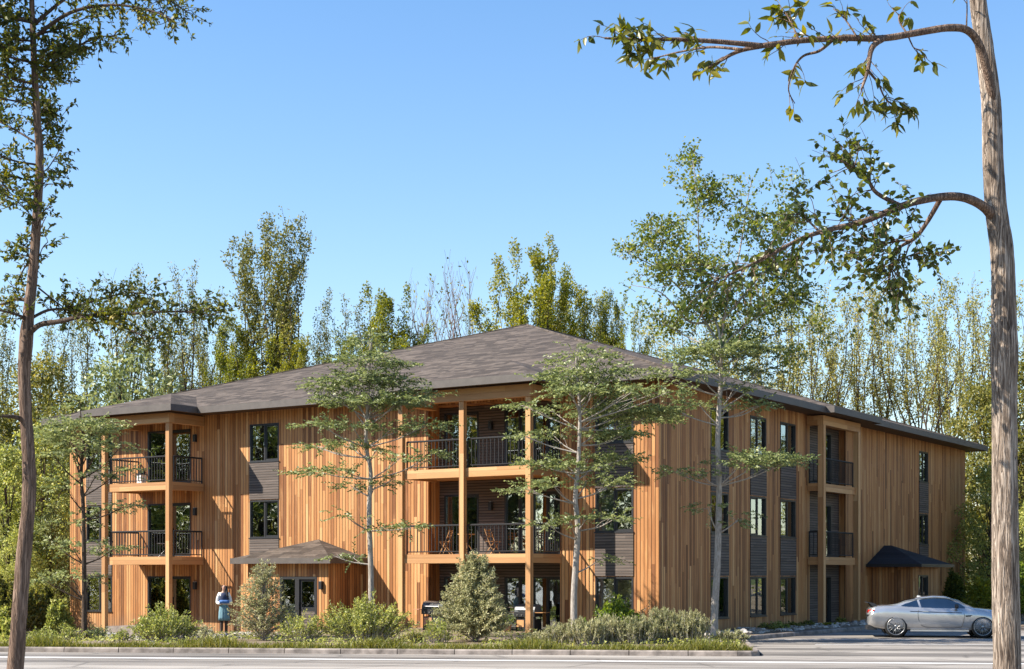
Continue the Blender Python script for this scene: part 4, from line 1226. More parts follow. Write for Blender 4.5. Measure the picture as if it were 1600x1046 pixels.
def big_left():
    rn = random.Random(9); d = 24.0
    loc = Vector((gx(20, d), d, -.02))
    root = empty('foreground_tree', loc); tag(root, 'tall slender tree with brown curving trunk at the left edge, dark leafy crown', 'tree')
    base_y = HY + F * (H + .02) / d
    tr = [(18, base_y + 6), (24, 1046), (30, 960), (38, 860), (46, 760), (41, 660), (38, 580), (44, 500), (53, 410), (58, 330), (62, 250), (57, 170), (53, 90), (50, 10), (48, -80), (46, -170)]
    q = [at(x, d, y) - loc for x, y in tr]
    s = spline(q, 6); m = len(s)
    tb = MB()
    tb.tube(s, [.128 - .098 * min(1, max(0, (p.z) / 12)) ** 1.15 + .05 * max(0, 1 - p.z / .5) + .02 * math.exp(-((p.z - 5.7) / .4) ** 2) for p in s], 20, wob=.06, rn=rn)
    tb.build('trunk', M['bark_brown'], root, smooth=True)
    br = MB(); lv = Leaves()
    leaf = (.095, .050)
    def limb(p, r0, dy, n, k=8, L=.5, t0=.25, b=Vector((0, 0, 0)), sp=.85):
        q = px_limb(br, p, d, r0, .007, rn, loc, dy, 8)
        twigs(br, lv, q, n, rn, L, leaf, k, t0, sp, b, .0065, False, .1)
        return q
    # the low limb that reaches right
    limb([(42, 525), (62, 508), (90, 503), (125, 496), (160, 492), (215, 490), (275, 487), (335, 492)], .05, -1.2, 110, 11, .55, .36, Vector((0, 0, .05)))
    limb([(50, 497), (75, 485), (105, 482), (150, 470), (200, 458), (245, 462)], .026, .8, 70, 11, .5, .2)
    limb([(160, 492), (190, 510), (225, 525), (250, 530)], .02, -.6, 26, 9, .5, .1, Vector((0, 0, -.2)))
    limb([(60, 450), (85, 470), (110, 488)], .016, .4, 8, 7, .4, .2)
    limb([(46, 470), (25, 468), (0, 476), (-60, 480)], .035, .5, 26, 9, .5, .1, UP * .1)
    limb([(44, 500), (20, 490), (-30, 480)], .03, -.6, 18, 9, .5, .1)
    limb([(40, 660), (25, 652), (0, 650), (-60, 640)], .05, -.4, 10, 8, .5, .75)
    limb([(50, 400), (35, 425), (25, 450)], .015, .3, 12, 8, .35, .2)
    # ladder of short limbs up the trunk
    for y, lx, rx_, k in ((405, 30, 78, 6), (380, 20, 76, 6), (350, 2, 84, 9), (320, -10, 82, 11), (300, -25, 80, 10), (270, -30, 98, 14), (245, -40, 96, 16), (215, -45, 92, 18), (190, -60, 84, 16), (165, -70, 88, 20), (140, -70, 95, 22), (118, -80, 108, 24), (95, -80, 122, 26), (75, -90, 150, 30), (55, -90, 165, 32), (38, -90, 195, 36), (20, -100, 215, 40), (0, -100, 250, 42), (-25, -120, 280, 44), (-55, -120, 250, 34), (-90, -110, 200, 24), (-130, -90, 160, 18)):
        t0x = 56
        for (ex, kk_, r_) in ((rx_, k * .55, .007 + .00009 * (rx_ - 40)), (lx, k * .8, .008 + .0001 * (50 - lx))):
            if rn.random() < .12: continue
            j = rn.uniform(-9, 9)
            ex = t0x + (ex - t0x) * rn.uniform(.7, 1.12)
            rise = rn.uniform(8, 46) if y > 100 else rn.uniform(-4, 30)
            mx_, my_ = t0x + (ex - t0x) * rn.uniform(.35, .6), y + j - rise * rn.uniform(.1, .75)
            limb([(t0x, y + j + 6), (mx_, my_), (ex, y + j - rise)], max(.006, r_ * rn.uniform(.7, 1.2)), rn.uniform(-1.8, 1.8), max(3, int(kk_ * 1.5)), 14, .46, .12, UP * .08)
    limb([(52, 60), (110, 20), (180, 8), (245, 20), (272, 34)], .035, -.8, 44, 9, .5, .25)
    limb([(52, 40), (120, -12), (200, -18), (262, 0), (290, 18)], .03, .9, 40, 9, .5, .3)
    limb([(52, 110), (95, 95), (140, 62), (180, 56)], .024, .6, 28, 9, .45, .25)
    br.build('branches', M['bark_dark'], root, smooth=True)
    lv.build('crown', M['leaf_dark'], root)
big_left()

# ---------------------------------------------------------------- the wood behind: a few kinds, each copied
def airy_mesh(name, seed, h, w, stems, leafmat, bark, fill=1.0, z_leaf=.28, fork=.22, ll=.22, lw=.115, up=.55, trunk_r=.17, plume=22, dec=.24):
    """a narrow tree of many rising stems with leafy plumes, sky showing between them"""
    rn = random.Random(seed)
    root = empty(name)
    tb = MB(); br = MB(); lv = Leaves()
    tp = grow(tb, (0, 0, -.3), (rn.uniform(-.05, .05), 0, 1), h * fork, trunk_r, trunk_r * .8, 5, rn, .1, .05, 9)
    for s in range(stems):
        a = 2 * math.pi * (s + rn.uniform(-.3, .3)) / stems
        off = w * (.2 + .8 * rn.random()) * (1 if s else .1)
        e = Vector((math.cos(a) * off, math.sin(a) * off, h * (.95 if s == 0 else 1) * (1 - dec * (off / w) ** 2.5 - .13 * rn.random())))
        p0 = tp[rn.randint(2, 5)]
        c1 = p0.lerp(e, .35) + Vector((math.cos(a) * off * .10, math.sin(a) * off * .10, 0)) + rdir(rn) * .8
        c2 = p0.lerp(e, .7) + Vector((math.cos(a) * off * .12, math.sin(a) * off * .12, 0)) + rdir(rn) * .85
        path = spline([p0, c1, c2, e], 5); m = len(path)
        r0 = trunk_r * (.75 if s == 0 else .55)
        (tb if s == 0 else br).tube(path, [r0 * (1 - .93 * i / (m - 1)) for i in range(m)], 6, cap=False)
        nsh = int(plume * rn.uniform(.8, 1.2))
        for k in range(nsh):
            t = z_leaf + (1 - z_leaf) * (k + rn.random()) / nsh
            f = t * (m - 1); b = min(m - 2, int(f)); p = path[b].lerp(path[b + 1], f - b)
            d = rdir(rn); d.z = abs(d.z) * .4
            d = (d.normalized() * (1 - up) + UP * up).normalized()
            l = h * rn.uniform(.045, .105) * (1.15 - .55 * t)
            pts = grow(br, p, d, l, .026 * (1.2 - t), .007, 4, rn, .12, .12, 4)
            n = int(l * 27 * fill * rn.uniform(.1, 2.1))
            for q in range(n):
                g_ = min(3.999, (rn.random() ** .75) * 4); c = int(g_); pp = pts[c].lerp(pts[c + 1], g_ - c) + rdir(rn) * .24
                lv.add(pp, rdir(rn) + UP * .25, rdir(rn) + UP * .4, ll * rn.uniform(.6, 1.3), lw * rn.uniform(.7, 1.25))
    tb.build('trunk', bark, root, smooth=True)
    br.build('branches', bark, root, smooth=True)
    lv.build('crown', leafmat, root)
    return root

def broad_mesh(name, seed, h, w, leafmat, bark, low=.08, n=34, dens=1.0, ll=.22, lw=.12):
    """a full tree whose boughs carry separate clumps of leaves down to near the ground"""
    rn = random.Random(seed)
    root = empty(name); tb = MB(); br = MB(); lv = Leaves()
    tp = grow(tb, (0, 0, -.3), (0, 0, 1), h * .9, .2, .03, 10, rn, .08, .07, 9)
    for i in range(n):
        t = low + (1 - low) * (i + rn.random()) / n
        z = h * t
        prof = math.sin(math.pi * min(1, .18 + .82 * t) ** .85) ** .7
        a = i * 2.4 + rn.uniform(-.4, .4); rr = w * prof * rn.uniform(.45, 1.0)
        c = Vector((math.cos(a) * rr, math.sin(a) * rr, z))
        k = min(10, max(1, int(t * 9))); p0 = tp[k - 1]
        br.tube(spline([p0, p0.lerp(c, .5) + Vector((0, 0, -.2)), c], 3), [.05, .045, .04, .034, .026, .018, .010], 5, cap=False)
        cr = w * rn.uniform(.22, .40) * (1.1 - .5 * t)
        for q in range(int(230 * cr * cr * dens * 1.6)):
            e = rdir(rn) * (rn.random() ** .4)
            p = c + Vector((e.x * cr * 1.15, e.y * cr * 1.15, e.z * cr * .72))
            lv.add(p, e + rdir(rn) * .9 + Vector((0, 0, -.15)), UP * .8 + rdir(rn), ll * rn.uniform(.6, 1.25), lw * rn.uniform(.7, 1.25))
    tb.build('trunk', bark, root, smooth=True); br.build('branches', bark, root, smooth=True)
    lv.build('crown', leafmat, root)
    return root

KINDS = {}
KINDS['green'] = (airy_mesh('background_tree', 31, 20, 3.4, 13, M['leaf_green'], M['bark_dark'], 2.2, .20, .2, plume=26, ll=.165, lw=.085), 20)
KINDS['vase'] = (airy_mesh('background_tree', 41, 20, 3.0, 16, M['leaf_green'], M['bark_dark'], 2.0, .18, .2, plume=25, ll=.17, lw=.088, dec=.10), 20)
KINDS['yellow'] = (airy_mesh('background_tree', 32, 19, 3.9, 15, M['leaf_yellow'], M['bark_dark'], 2.7, .12, .16, dec=.16, plume=28, ll=.18, lw=.09), 19)
KINDS['sparse'] = (airy_mesh('background_tree', 33, 19, 3.0, 10, M['leaf_green'], M['bark_dark'], .75, .32, .25, plume=24, ll=.17, lw=.085), 19)
KINDS['pale'] = (airy_mesh('background_tree', 34, 20, 4.3, 8, M['leaf_pale'], M['bark_dark'], .75, .46, .24, up=.42, plume=20, ll=.19, lw=.095), 20)
KINDS['pale2'] = (airy_mesh('background_tree', 35, 20, 3.6, 6, M['leaf_pale'], M['bark_dark'], .75, .42, .34, up=.45, plume=19, ll=.19, lw=.095), 20)
KINDS['bare'] = (airy_mesh('background_tree', 36, 18, 3.3, 13, M['leaf_green'], M['bark_purple'], .05, .22, .2, plume=46), 18)
KINDS['broad'] = (broad_mesh('background_tree', 37, 11, 3.6, M['leaf_shrub'], M['bark_dark'], n=38), 11)
KINDS['dark'] = (broad_mesh('background_tree', 38, 13, 3.9, M['leaf_green'], M['bark_dark'], n=40), 13)
KINDS['olive'] = (broad_mesh('background_tree', 39, 10, 3.4, M['leaf_layer'], M['bark_dark'], .15, n=30), 10)
def true_height(root):
    top = 0
    for c in bpy.data.objects:
        if c.parent == root:
            a = np.empty(len(c.data.vertices) * 3, dtype=np.float32); c.data.vertices.foreach_get('co', a)
            z = a.reshape(-1, 3)[:, 2]
            if len(z): top = max(top, float(np.percentile(z, 99.7)))
    return top
for k_ in KINDS: KINDS[k_] = (KINDS[k_][0], true_height(KINDS[k_][0]))
TREE_KIDS = {}
for o in bpy.data.objects:
    if o.parent: TREE_KIDS.setdefault(o.parent.name, []).append(o)
used_kind = set()
trn = random.Random(77)
def bg(kind, px, top, d, label, wide=1.0, group='trees of the wood behind the building', z=None):
    src, h0 = KINDS[kind]
    o = src if kind not in used_kind else copy_tree(src, None, TREE_KIDS)
    used_kind.add(kind)
    if kind in ('pale', 'pale2'): wide *= .85
    x = gx(px, d)
    z0 = (-.05 if px < 1500 else .2) if z is None else z
    if px < 140: z0 = -.5
    h = H + (HY - top) / F * d - z0
    s = h / h0
    if kind in ('green', 'sparse', 'yellow', 'bare'): wide *= .86
    o.location = (x, d, z0); o.rotation_euler = (0, 0, trn.uniform(0, 6.28)); o.scale = (s * wide, s * wide, s)
    tag(o, label, 'tree', group)
    return o
B_ = 'behind the building'
bg('green', 18, 488, 92, 'dark green airy tree rising behind the left foreground trunk at the left edge')
bg('dark', 70, 560, 84, 'dense dark tree in the left wood just right of the foreground trunk')
bg('sparse', 110, 500, 98, 'thin sparse tree in the wood between the left trunk and the roof end')
bg('sparse', 172, 418, 100, 'sparse twiggy tree whose top shows above the leaves of the left tree limb')
bg('olive', 215, 545, 84, 'full olive bushy tree standing behind the left end of the roof')
bg('sparse', 242, 470, 104, 'slim sparse tree behind the bushy olive tree left of the roof')
bg('sparse', 285, 424, 98, 'slim sparse tree with bare spires just right of the left tree limb tip')
bg('green', 325, 470, 104, 'mid green airy tree over the left roof slope beside the bare-spired one')
bg('yellow', 372, 505, 94, 'low yellow-green tree at the foot of the tallest tree over the left roof slope')
bg('vase', 424, 345, 96, 'tallest tree behind the left roof slope, airy green with dark rising stems', .95)
bg('yellow', 462, 530, 92, 'low yellow-green tree right of the tallest tree over the left roof slope', .8)
bg('green', 512, 470, 102, 'slim green tree in the gap right of the tallest tree', .8)
bg('sparse', 552, 462, 98, 'slim sparse green tree just left of the golden tree behind the porch-side slim tree')
bg('yellow', 604, 455, 94, 'golden green round-topped tree behind the top of the porch-side slim tree', 1.0)
bg('bare', 668, 432, 96, 'leafless tree with purple-grey twigs over the roof, left of the pair')
bg('bare', 712, 414, 100, 'leafless tree with purple-grey twigs over the roof, right and taller of the pair')
bg('green', 736, 488, 96, 'small narrow green tree at the right foot of the leafless pair', .5)
bg('yellow', 836, 384, 98, 'large golden-green tree directly behind the roof peak', 1.05)
bg('yellow', 880, 430, 104, 'golden-green tree half hidden behind the right shoulder of the large one at the roof peak', .9)
bg('pale', 916, 452, 100, 'pale thin tree just right of the golden tree at the roof peak', .75)
bg('yellow', 962, 466, 98, 'small golden tree between the roof peak trees and the tall slim tree crown', .6)
bg('pale2', 1010, 490, 100, 'pale thin tree behind the left edge of the tall slim tree crown', .9)
bg('pale', 1056, 470, 104, 'pale airy tree showing under the left half of the tall slim tree crown')
bg('pale2', 1110, 480, 98, 'pale airy tree directly behind the tall slim tree trunk')
bg('pale', 1165, 470, 102, 'pale airy tree showing under the right half of the tall slim tree crown')
rowl = ['left of the first right side windows', 'over the second right side window column', 'over the third right side window column', 'over the right side balcony', 'just right of the right side balcony', 'over the black porch roof', 'over the far right window column', 'above the far corner of the building', 'beside the right foreground trunk']
for i, (px, top) in enumerate(((1212, 452), (1252, 440), (1296, 462), (1336, 452), (1378, 458), (1420, 432), (1462, 438), (1500, 448), (1534, 466))):
    bg('pale' if i % 2 else 'pale2', px, top, 96 + trn.uniform(-2, 10), 'pale airy tree with dark forked stems ' + rowl[i], 1.0)
bg('dark', 1532, 600, 88, 'dense dark tree past the far corner of the building, left of the right foreground trunk', 1.0)
bg('broad', 1548, 730, 78, 'light green full tree low between the far corner and the right trunk')
bg('dark', 1604, 560, 86, 'tall dense tree at the right edge behind the right foreground trunk')
bg('broad', 1625, 760, 70, 'light green full tree at the right edge, lower and nearer than the dense one')
bg('pale', 1585, 440, 104, 'pale airy tree rising at the right edge beyond the foreground trunk')
# left wood in front of the airy ones
bg('broad', 62, 668, 73, 'sunlit light green tree left of the building, its top level with the upper balcony')
bg('broad', 8, 700, 70, 'sunlit light green tree at the left edge, its foot behind the foreground trunk', 1.0)
bg('dark', 96, 640, 80, 'dark tree tucked behind the left end of the building')
bg('olive', 84, 790, 69.5, 'low olive bushy tree left of the building end, level with its middle windows', .9)
bg('broad', 30, 830, 66, 'low light green bushy tree between the left trunk and the building', 1.0)
bg('dark', -30, 600, 82, 'dense dark tree cut by the left edge of the picture')
# woods to either side of the view: the windows mirror them
for (x, y, k, s) in ((-36, 14, 'dark', 1.3), (-40, 21, 'green', .9), (-37, 27, 'broad', 1.25), (-42, 33, 'dark', 1.35), (-39, 38, 'green', .85), (-46, 28, 'yellow', .95), (-45, 42, 'dark', 1.3), (-50, 36, 'green', 1.0), (-48, 50, 'broad', 1.3), (-56, 46, 'dark', 1.4), (-54, 56, 'green', .9), (-60, 54, 'dark', 1.3), (-46, 60, 'broad', 1.1), (-64, 62, 'green', 1.0), (-52, 66, 'dark', 1.1), (-44, 18, 'green', 1.0)):
    o = copy_tree(KINDS[k][0], None, TREE_KIDS); o.location = (x, y, -.4); o.scale = (s * 1.25, s * 1.25, s); o.rotation_euler = (0, 0, trn.uniform(0, 6))
    tag(o, 'tree left of the picture seen only as a reflection in the long front windows', 'tree', 'trees mirrored in the long front')
for (x, y, k, s) in ((40, 72, 'yellow', .8), (46, 80, 'pale', .85), (42, 88, 'yellow', .85), (50, 68, 'yellow', .9), (54, 78, 'pale', .9), (50, 90, 'yellow', .9), (58, 86, 'yellow', .9), (46, 98, 'pale', .9), (60, 72, 'broad', 1.2)):
    o = copy_tree(KINDS[k][0], None, TREE_KIDS); o.location = (x, y, .1); o.scale = (s * 1.3, s * 1.3, s); o.rotation_euler = (0, 0, trn.uniform(0, 6))
    tag(o, 'tree right of the picture seen only as a reflection in the right side windows', 'tree', 'trees mirrored in the right side')
# ---------------------------------------------------------------- shrubs
def shrub(name, label, px, hw_px, top, d, mat, seed, style='round', dens=1.0, ll=.085, lw=.036, group=None, cat='shrub', bark=None, hi=None):
    rn = random.Random(seed)
    x = gx(px, d); z0 = bed_z(x, d) if px < 1500 else .15
    w = hw_px * (1.12 if style == 'round' else 1) / F * d; h = (H + (HY - top) / F * d - z0) * 1.10
    root = empty(name, (x, d, z0)); tag(root, label, cat, group)
    br = MB(); lv = Leaves()
    ns = int(88 * dens * max(.35, w) * (1 + .5 * h)) if style != 'cone' else int(120 * dens * w * h)
    ph = rn.uniform(0, 6)
    for i in range(ns):
        a = rn.uniform(0, 2 * math.pi); q = rn.random() ** .6
        lump = .78 + .22 * math.sin(a * 2 + ph) + .12 * math.sin(a * 5 + ph * 2)
        if style == 'cone':
            t0 = rn.random() ** 1.25
            b = Vector((0, 0, h * t0 * .72))
            rr = w * (1 - .74 * t0 ** 1.3) * lump * 1.25
            e = Vector((math.cos(a) * rr * (.5 + .5 * q), math.sin(a) * rr * (.5 + .5 * q), b.z + h * rn.uniform(.10, .30) * (1.05 - .2 * t0)))
        elif style == 'tuft':
            b = Vector((math.cos(a) * w * q * .8, math.sin(a) * w * q * .5, 0))
            e = b * 1.12 + Vector((rn.gauss(0, .07), rn.gauss(0, .07), h * rn.uniform(.5, 1.05) * (1 - .35 * q * q)))
        else:
            b = Vector((math.cos(a) * w * q * .45, math.sin(a) * w * q * .4, 0))
            e = Vector((math.cos(a) * w * q * lump * 1.15, math.sin(a) * w * .8 * q * lump, h * (1.06 - .60 * q ** 2.2) * (rn.uniform(.55, 1.0) + (.22 if rn.random() < .12 else 0))))
        m_ = b.lerp(e, .5) + Vector((rn.gauss(0, .04), rn.gauss(0, .04), .04 * h))
        pts = spline([b, m_, e], 3)
        br.tube(pts, [.010, .009, .008, .007, .006, .004, .003], 4, cap=False)
        L = (e - b).length
        n = int((26 if style != 'tuft' else 34) * max(.35, L) * dens * 1.15)
        lo = .25 if style != 'tuft' else .1
        for k in range(n):
            g_ = (lo + (1 - lo) * rn.random() ** .8) * 6; c = min(5, int(g_)); p = pts[c].lerp(pts[c + 1], g_ - c)
            dd = (pts[c + 1] - pts[c]).normalized()
            if style == 'tuft': ax_ = dd * 1.1 + rdir(rn) * .7
            else: ax_ = dd * .8 + rdir(rn)
            lv.add(p + rdir(rn) * (.05 if style != 'tuft' else .02), ax_, rdir(rn) + UP * .4, ll * rn.uniform(.6, 1.3), lw * rn.uniform(.7, 1.3))
    br.build('stems', bark or M['bark_grey'], root)
    lv.build('foliage', mat, root)
    return root

G1 = 'shrubs along the front bed'
shrub('shrub', 'low green shrub at the left end of the bed, right beside the foreground trunk', 70, 34, 985, 46.5, M['leaf_shrub'], 101, group=G1)
shrub('shrub', 'small green shrub under the slim tree at the left end of the building', 108, 24, 980, 46.2, M['leaf_shrub'], 102, group=G1)
shrub('shrub', 'small dull green shrub between the left slim tree and the left balcony post', 152, 24, 980, 47.5, M['leaf_layer'], 103, group=G1)
shrub('shrub', 'little green tuft beside the foot of the left balcony posts', 192, 14, 986, 46.0, M['leaf_shrub'], 104, dens=.8, group=G1)
shrub('shrub', 'wide rounded green shrub in front of the left ground floor sliding door', 258, 62, 956, 45.5, M['leaf_shrub'], 105, dens=1.25, group=G1)
shrub('shrub', 'small pale weedy shrub between the wide left shrub and the standing person', 318, 20, 978, 45.2, M['leaf_sage'], 106, dens=.7, group=G1)
shrub('tall_shrub', 'tall loose grey-green shrub reaching the porch eave, left of the entrance door', 412, 48, 882, 46.0, M['leaf_sage'], 107, 'cone', 1.0, group=G1)
shrub('shrub', 'medium green shrub in front of the entrance door, right of the tall loose one', 470, 36, 964, 45.2, M['leaf_shrub'], 108, group=G1)
shrub('shrub', 'broad dense green shrub around the foot of the porch-side slim tree', 572, 64, 944, 45.4, M['leaf_shrub'], 109, dens=1.35, group=G1)
shrub('shrub', 'small dark green shrub in front of the black barbecue', 648, 17, 990, 44.2, M['leaf_green'], 110, dens=1.1, group=G1)
shrub('shrub', 'low green shrub between the barbecue and the big conical shrub', 684, 30, 972, 44.6, M['leaf_shrub'], 111, group=G1)
shrub('conical_shrub', 'large dense conical grey-green shrub in front of the middle balconies', 742, 56, 870, 45.2, M['leaf_sage'], 112, 'cone', 1.9, group=G1)
shrub('shrub', 'low olive shrub at the foot of the balcony corner column', 838, 26, 988, 44.5, M['leaf_sage'], 113, group=G1)
G2 = 'grey lavender-like tufts at the right end of the bed'
for (px, hw, top, d, lab, s) in ((872, 30, 984, 44.0, 'grey-green upright tuft just left of the pale slim tree foot', 120), (915, 34, 980, 43.8, 'grey-green upright tuft at the foot of the pale slim tree', 121), (950, 34, 978, 44.2, 'grey-green upright tuft in front of the bright green bush', 122), (992, 36, 974, 44.0, 'grey-green upright tuft below the near corner window, right of the bright green bush', 123), (1036, 42, 966, 44.4, 'tallest grey-green upright tuft, in front of the near corner of the building', 124), (1078, 30, 972, 44.2, 'grey-green upright tuft left of the tallest slim tree foot', 125), (1142, 26, 992, 44.6, 'low grey-green tuft at the right tip of the bed beyond the tallest slim tree', 126)):
    shrub('lavender_tuft', lab, px, hw * 1.1, top - 6 - (s % 3) * 4, d, M['leaf_sage'], s, 'tuft', 1.5, .10, .022, G2, 'plant')
shrub('bright_bush', 'bright green leafy bush under the near corner ground floor window', 962, 40, 944, 47.0, M['leaf_bright'], 130, dens=1.4, ll=.10, lw=.055)
shrub('rusty_shrub', 'small rusty brown shrub beside the bright green bush at the near corner', 1004, 18, 952, 47.4, M['leaf_rust'], 131, dens=1.0)
G3 = 'little plants at the foot of the right side'
for i, (px, hw, top, d, mt, lab) in enumerate(((1196, 16, 978, 55.2, 'leaf_green', 'little dark plant under the second right side window column'), (1216, 16, 974, 57.0, 'leaf_shrub', 'little green plant just right of the dark one under the right side windows'), (1240, 16, 976, 58.5, 'leaf_green', 'little dark plant under the third right side window column'), (1262, 12, 972, 60.0, 'leaf_green', 'little plant beside the near post of the right side balcony'), (1296, 9, 976, 60.5, 'leaf_yellow', 'little yellow-green plant between the posts of the right side balcony'), (1314, 10, 968, 62.5, 'leaf_green', 'little plant under the right side balcony, left of the far post'))):
    X, Y = W2L(gx(px, d), d)
    shrub('small_plant', lab, px, hw, top, d, M[mt], 140 + i, dens=1.2, ll=.09, lw=.05, group=G3, cat='plant')
shrub('dark_bush', 'dark round bush against the far corner of the building behind the silver car', 1492, 22, 908, 72, M['leaf_dark'], 150, dens=2.0, ll=.16, lw=.09, cat='bush')
shrub('hedge_bush', 'yellow-green bush past the far corner behind the silver car bonnet', 1532, 26, 918, 68, M['leaf_yellow'], 151, dens=1.8, ll=.16, lw=.09, cat='bush')
shrub('hedge_bush', 'green bush at the right edge beyond the foreground trunk', 1600, 30, 900, 64, M['leaf_bright'], 152, dens=1.8, ll=.16, lw=.09, cat='bush')
# undergrowth left of the building
for i, (px, hw, top, d, mt, lab) in enumerate(((18, 50, 920, 62, 'leaf_green', 'dark green bush at the left edge behind the foreground trunk'), (72, 32, 930, 63, 'leaf_green', 'green bush at the left end wall of the building'), (94, 18, 948, 60, 'leaf_shrub', 'light green bush by the left corner of the building, nearer than the end wall bush'), (4, 34, 968, 52, 'leaf_shrub', 'low light green bush at the left edge in front of the dark one'))):
    shrub('wood_edge_bush', lab, px, hw, top, d, M[mt], 160 + i, dens=1.6, ll=.15, lw=.08, group='bushes at the left edge of the wood', cat='bush')

# ---------------------------------------------------------------- grass and ground cover
def grass():
    rn = np.random.default_rng(4)
    n = 52000
    x = rn.uniform(-34, 6.25, n)
    off = .17 + np.abs(rn.normal(0, 1, n)) * .5 + rn.random(n) * .35
    y = 39.9 - .114 * x + off
    xr = np.array([xr_of(v) for v in y]) - .2
    keep = (x < xr) & (off < 4.5)
    x, y, off = x[keep], y[keep], off[keep]
    clump = .55 + .45 * np.sin(x * 2.1 + np.sin(y * 3)) * np.sin(x * .7 + 1)
    hh = (.04 + .26 * rn.random(len(x)) ** 2.5) * (.35 + 1.2 * clump ** 1.5)
    z = np.array([bed_z(a, b) for a, b in zip(x, y)]) - .01
    C = np.stack([x, y, z], 1)
    A = np.stack([rn.normal(0, .35, len(x)), rn.normal(0, .35, len(x)), np.ones(len(x))], 1)
    N = rn.normal(0, 1, (len(x), 3)); N[:, 2] *= .2
    o = leaves_obj('grass', C, A, N, hh, .012 + .012 * rn.random(len(x)), M['grass'], None, bend=.8)
    tag(o, 'short green grass strip along the kerb', 'grass', kind='stuff')
    # low leafy ground cover further back in the bed
    n = 30000
    x = rn.uniform(-34, 7.0, n); y = 39.9 - .114 * x + 1.3 + rn.random(n) * 9
    patch = np.sin(x * 1.3 + 2 * np.sin(y * .9)) + np.sin(y * 1.7 + x * .5)
    XL_ = [(W2L(a, b)) for a, b in zip(x, y)]
    keep = np.array([(c[1] < -2.3 or (c[0] > .3 and c[1] > 0)) and a < xr_of(b) - .3 and not (-11.3 < a < -9.0 and b < 48.5 and p < .7) for c, a, b, p in zip(XL_, x, y, patch)]) & (patch > .15)
    x, y = x[keep], y[keep]
    z = np.array([bed_z(a, b) for a, b in zip(x, y)])
    C = np.stack([x, y, z + rn.random(len(x)) ** 2 * .16], 1)
    A = rn.normal(0, 1, (len(x), 3)); A[:, 2] = np.abs(A[:, 2]) * .8
    N = rn.normal(0, .6, (len(x), 3)); N[:, 2] += 1
    o = leaves_obj('ground_cover', C, A, N, .06 + .06 * rn.random(len(x)), .03 + .03 * rn.random(len(x)), M['leaf_shrub'], None)
    tag(o, 'low leafy ground cover scattered over the bed', 'ground cover', kind='stuff')
grass()

def gravel():
    rn = random.Random(8); g = MB()
    def stone(x, y, r, zz=None):
        z = bed_z(x, y) if zz is None else zz
        k = 6; rows = []
        ph = [rn.uniform(.7, 1.2) for _ in range(k)]
        top = rn.uniform(.4, .8)
        n0 = len(g.v); rot = rn.uniform(0, 6)
        for (q, h) in ((1.0, -.1), (1.0, .25), (.6, top)):
            for j in range(k):
                a = rot + 2 * math.pi * j / k
                g.v.append((x + math.cos(a) * r * q * ph[j], y + math.sin(a) * r * q * ph[j], z + h * r))
        for i in range(2):
            for j in range(k):
                j2 = (j + 1) % k
                g.f.append((n0 + i * k + j, n0 + i * k + j2, n0 + (i + 1) * k + j2, n0 + (i + 1) * k + j)); g.uv += [(0, 0)] * 4; g.mi.append(0)
        g.f.append(tuple(n0 + 2 * k + j for j in range(k))); g.uv += [(0, 0)] * k; g.mi.append(0)
    for i in range(900):       # stony patch where the person stands
        x = rn.gauss(-10.6, 1.5); y = rn.gauss(51.5, 2.4)
        if W2L(x, y)[1] < -.3 and y > kerb_y(x) + 1.2: stone(x, y, rn.uniform(.03, .09))
    for i in range(1500):      # strip along the right side
        Y = rn.uniform(.3, 27); X = rn.uniform(.15, 2.1)
        if 12.8 < Y < 17.3 and X < .8: continue
        if 20.2 < Y < 24 and X < 2: continue
        p = L2W(X, Y); stone(p.x, p.y, rn.uniform(.04, .13))
    for i in range(260):
        x = rn.uniform(-16.5, -13); y = rn.uniform(52, 62)
        if W2L(x, y)[1] < -1.9: stone(x, y, rn.uniform(.03, .10))
    for i in range(160):
        x = rn.uniform(5.0, 7.0); y = rn.uniform(45, 49); stone(x, y, rn.uniform(.03, .10))
    m, n, l, b = new_mat('gravel_stone')
    t = NT(n, l)
    rp = t.node('ShaderNodeNewGeometry').outputs['Random Per Island']
    l.new(t.ramp(rp, [(0, (.14, .11, .09)), (.5, (.34, .29, .24)), (1, (.55, .50, .45))]), b.inputs['Base Color'])
    b.inputs['Roughness'].default_value = .9
    o = g.build('gravel', m); tag(o, 'loose stones at the foot of the building walls', 'gravel', kind='stuff')
gravel()
# ---------------------------------------------------------------- silver coupe
def paint(name, col, rough=.22, metal=.65, coat=1.0):
    m, n, l, b = new_mat(name)
    b.inputs['Base Color'].default_value = (*col, 1); b.inputs['Metallic'].default_value = metal; b.inputs['Roughness'].default_value = rough
    b.inputs['Coat Weight'].default_value = coat; b.inputs['Coat Roughness'].default_value = .04
    return m
M['silver'] = paint('silver_paint', (.44, .44, .445))
M['rubber'] = plain('tyre_rubber', (.018, .018, .018), .8, spec=.25)
M['alloy'] = paint('alloy_rim', (.30, .30, .30), .35, .8, 0)
M['darkplastic'] = plain('dark_plastic', (.02, .02, .022), .5)
M['carglass'] = glass_mat('car_glass', .20, (.10, .13, .16))
M['redlens'] = plain('red_lens', (.55, .015, .01), .15, spec=.7)
M['clearlens'] = plain('clear_lens', (.55, .58, .6), .08, spec=.8)

def interp(tab, x):
    for i in range(len(tab) - 1):
        a, b = tab[i], tab[i + 1]
        if a[0] <= x <= b[0]:
            t = (x - a[0]) / (b[0] - a[0]); t2 = t * t * (3 - 2 * t)
            t = .5 * t + .5 * t2
            return [p + (q - p) * t for p, q in zip(a[1:], b[1:])]
    return list(tab[-1][1:]) if x > tab[-1][0] else list(tab[0][1:])

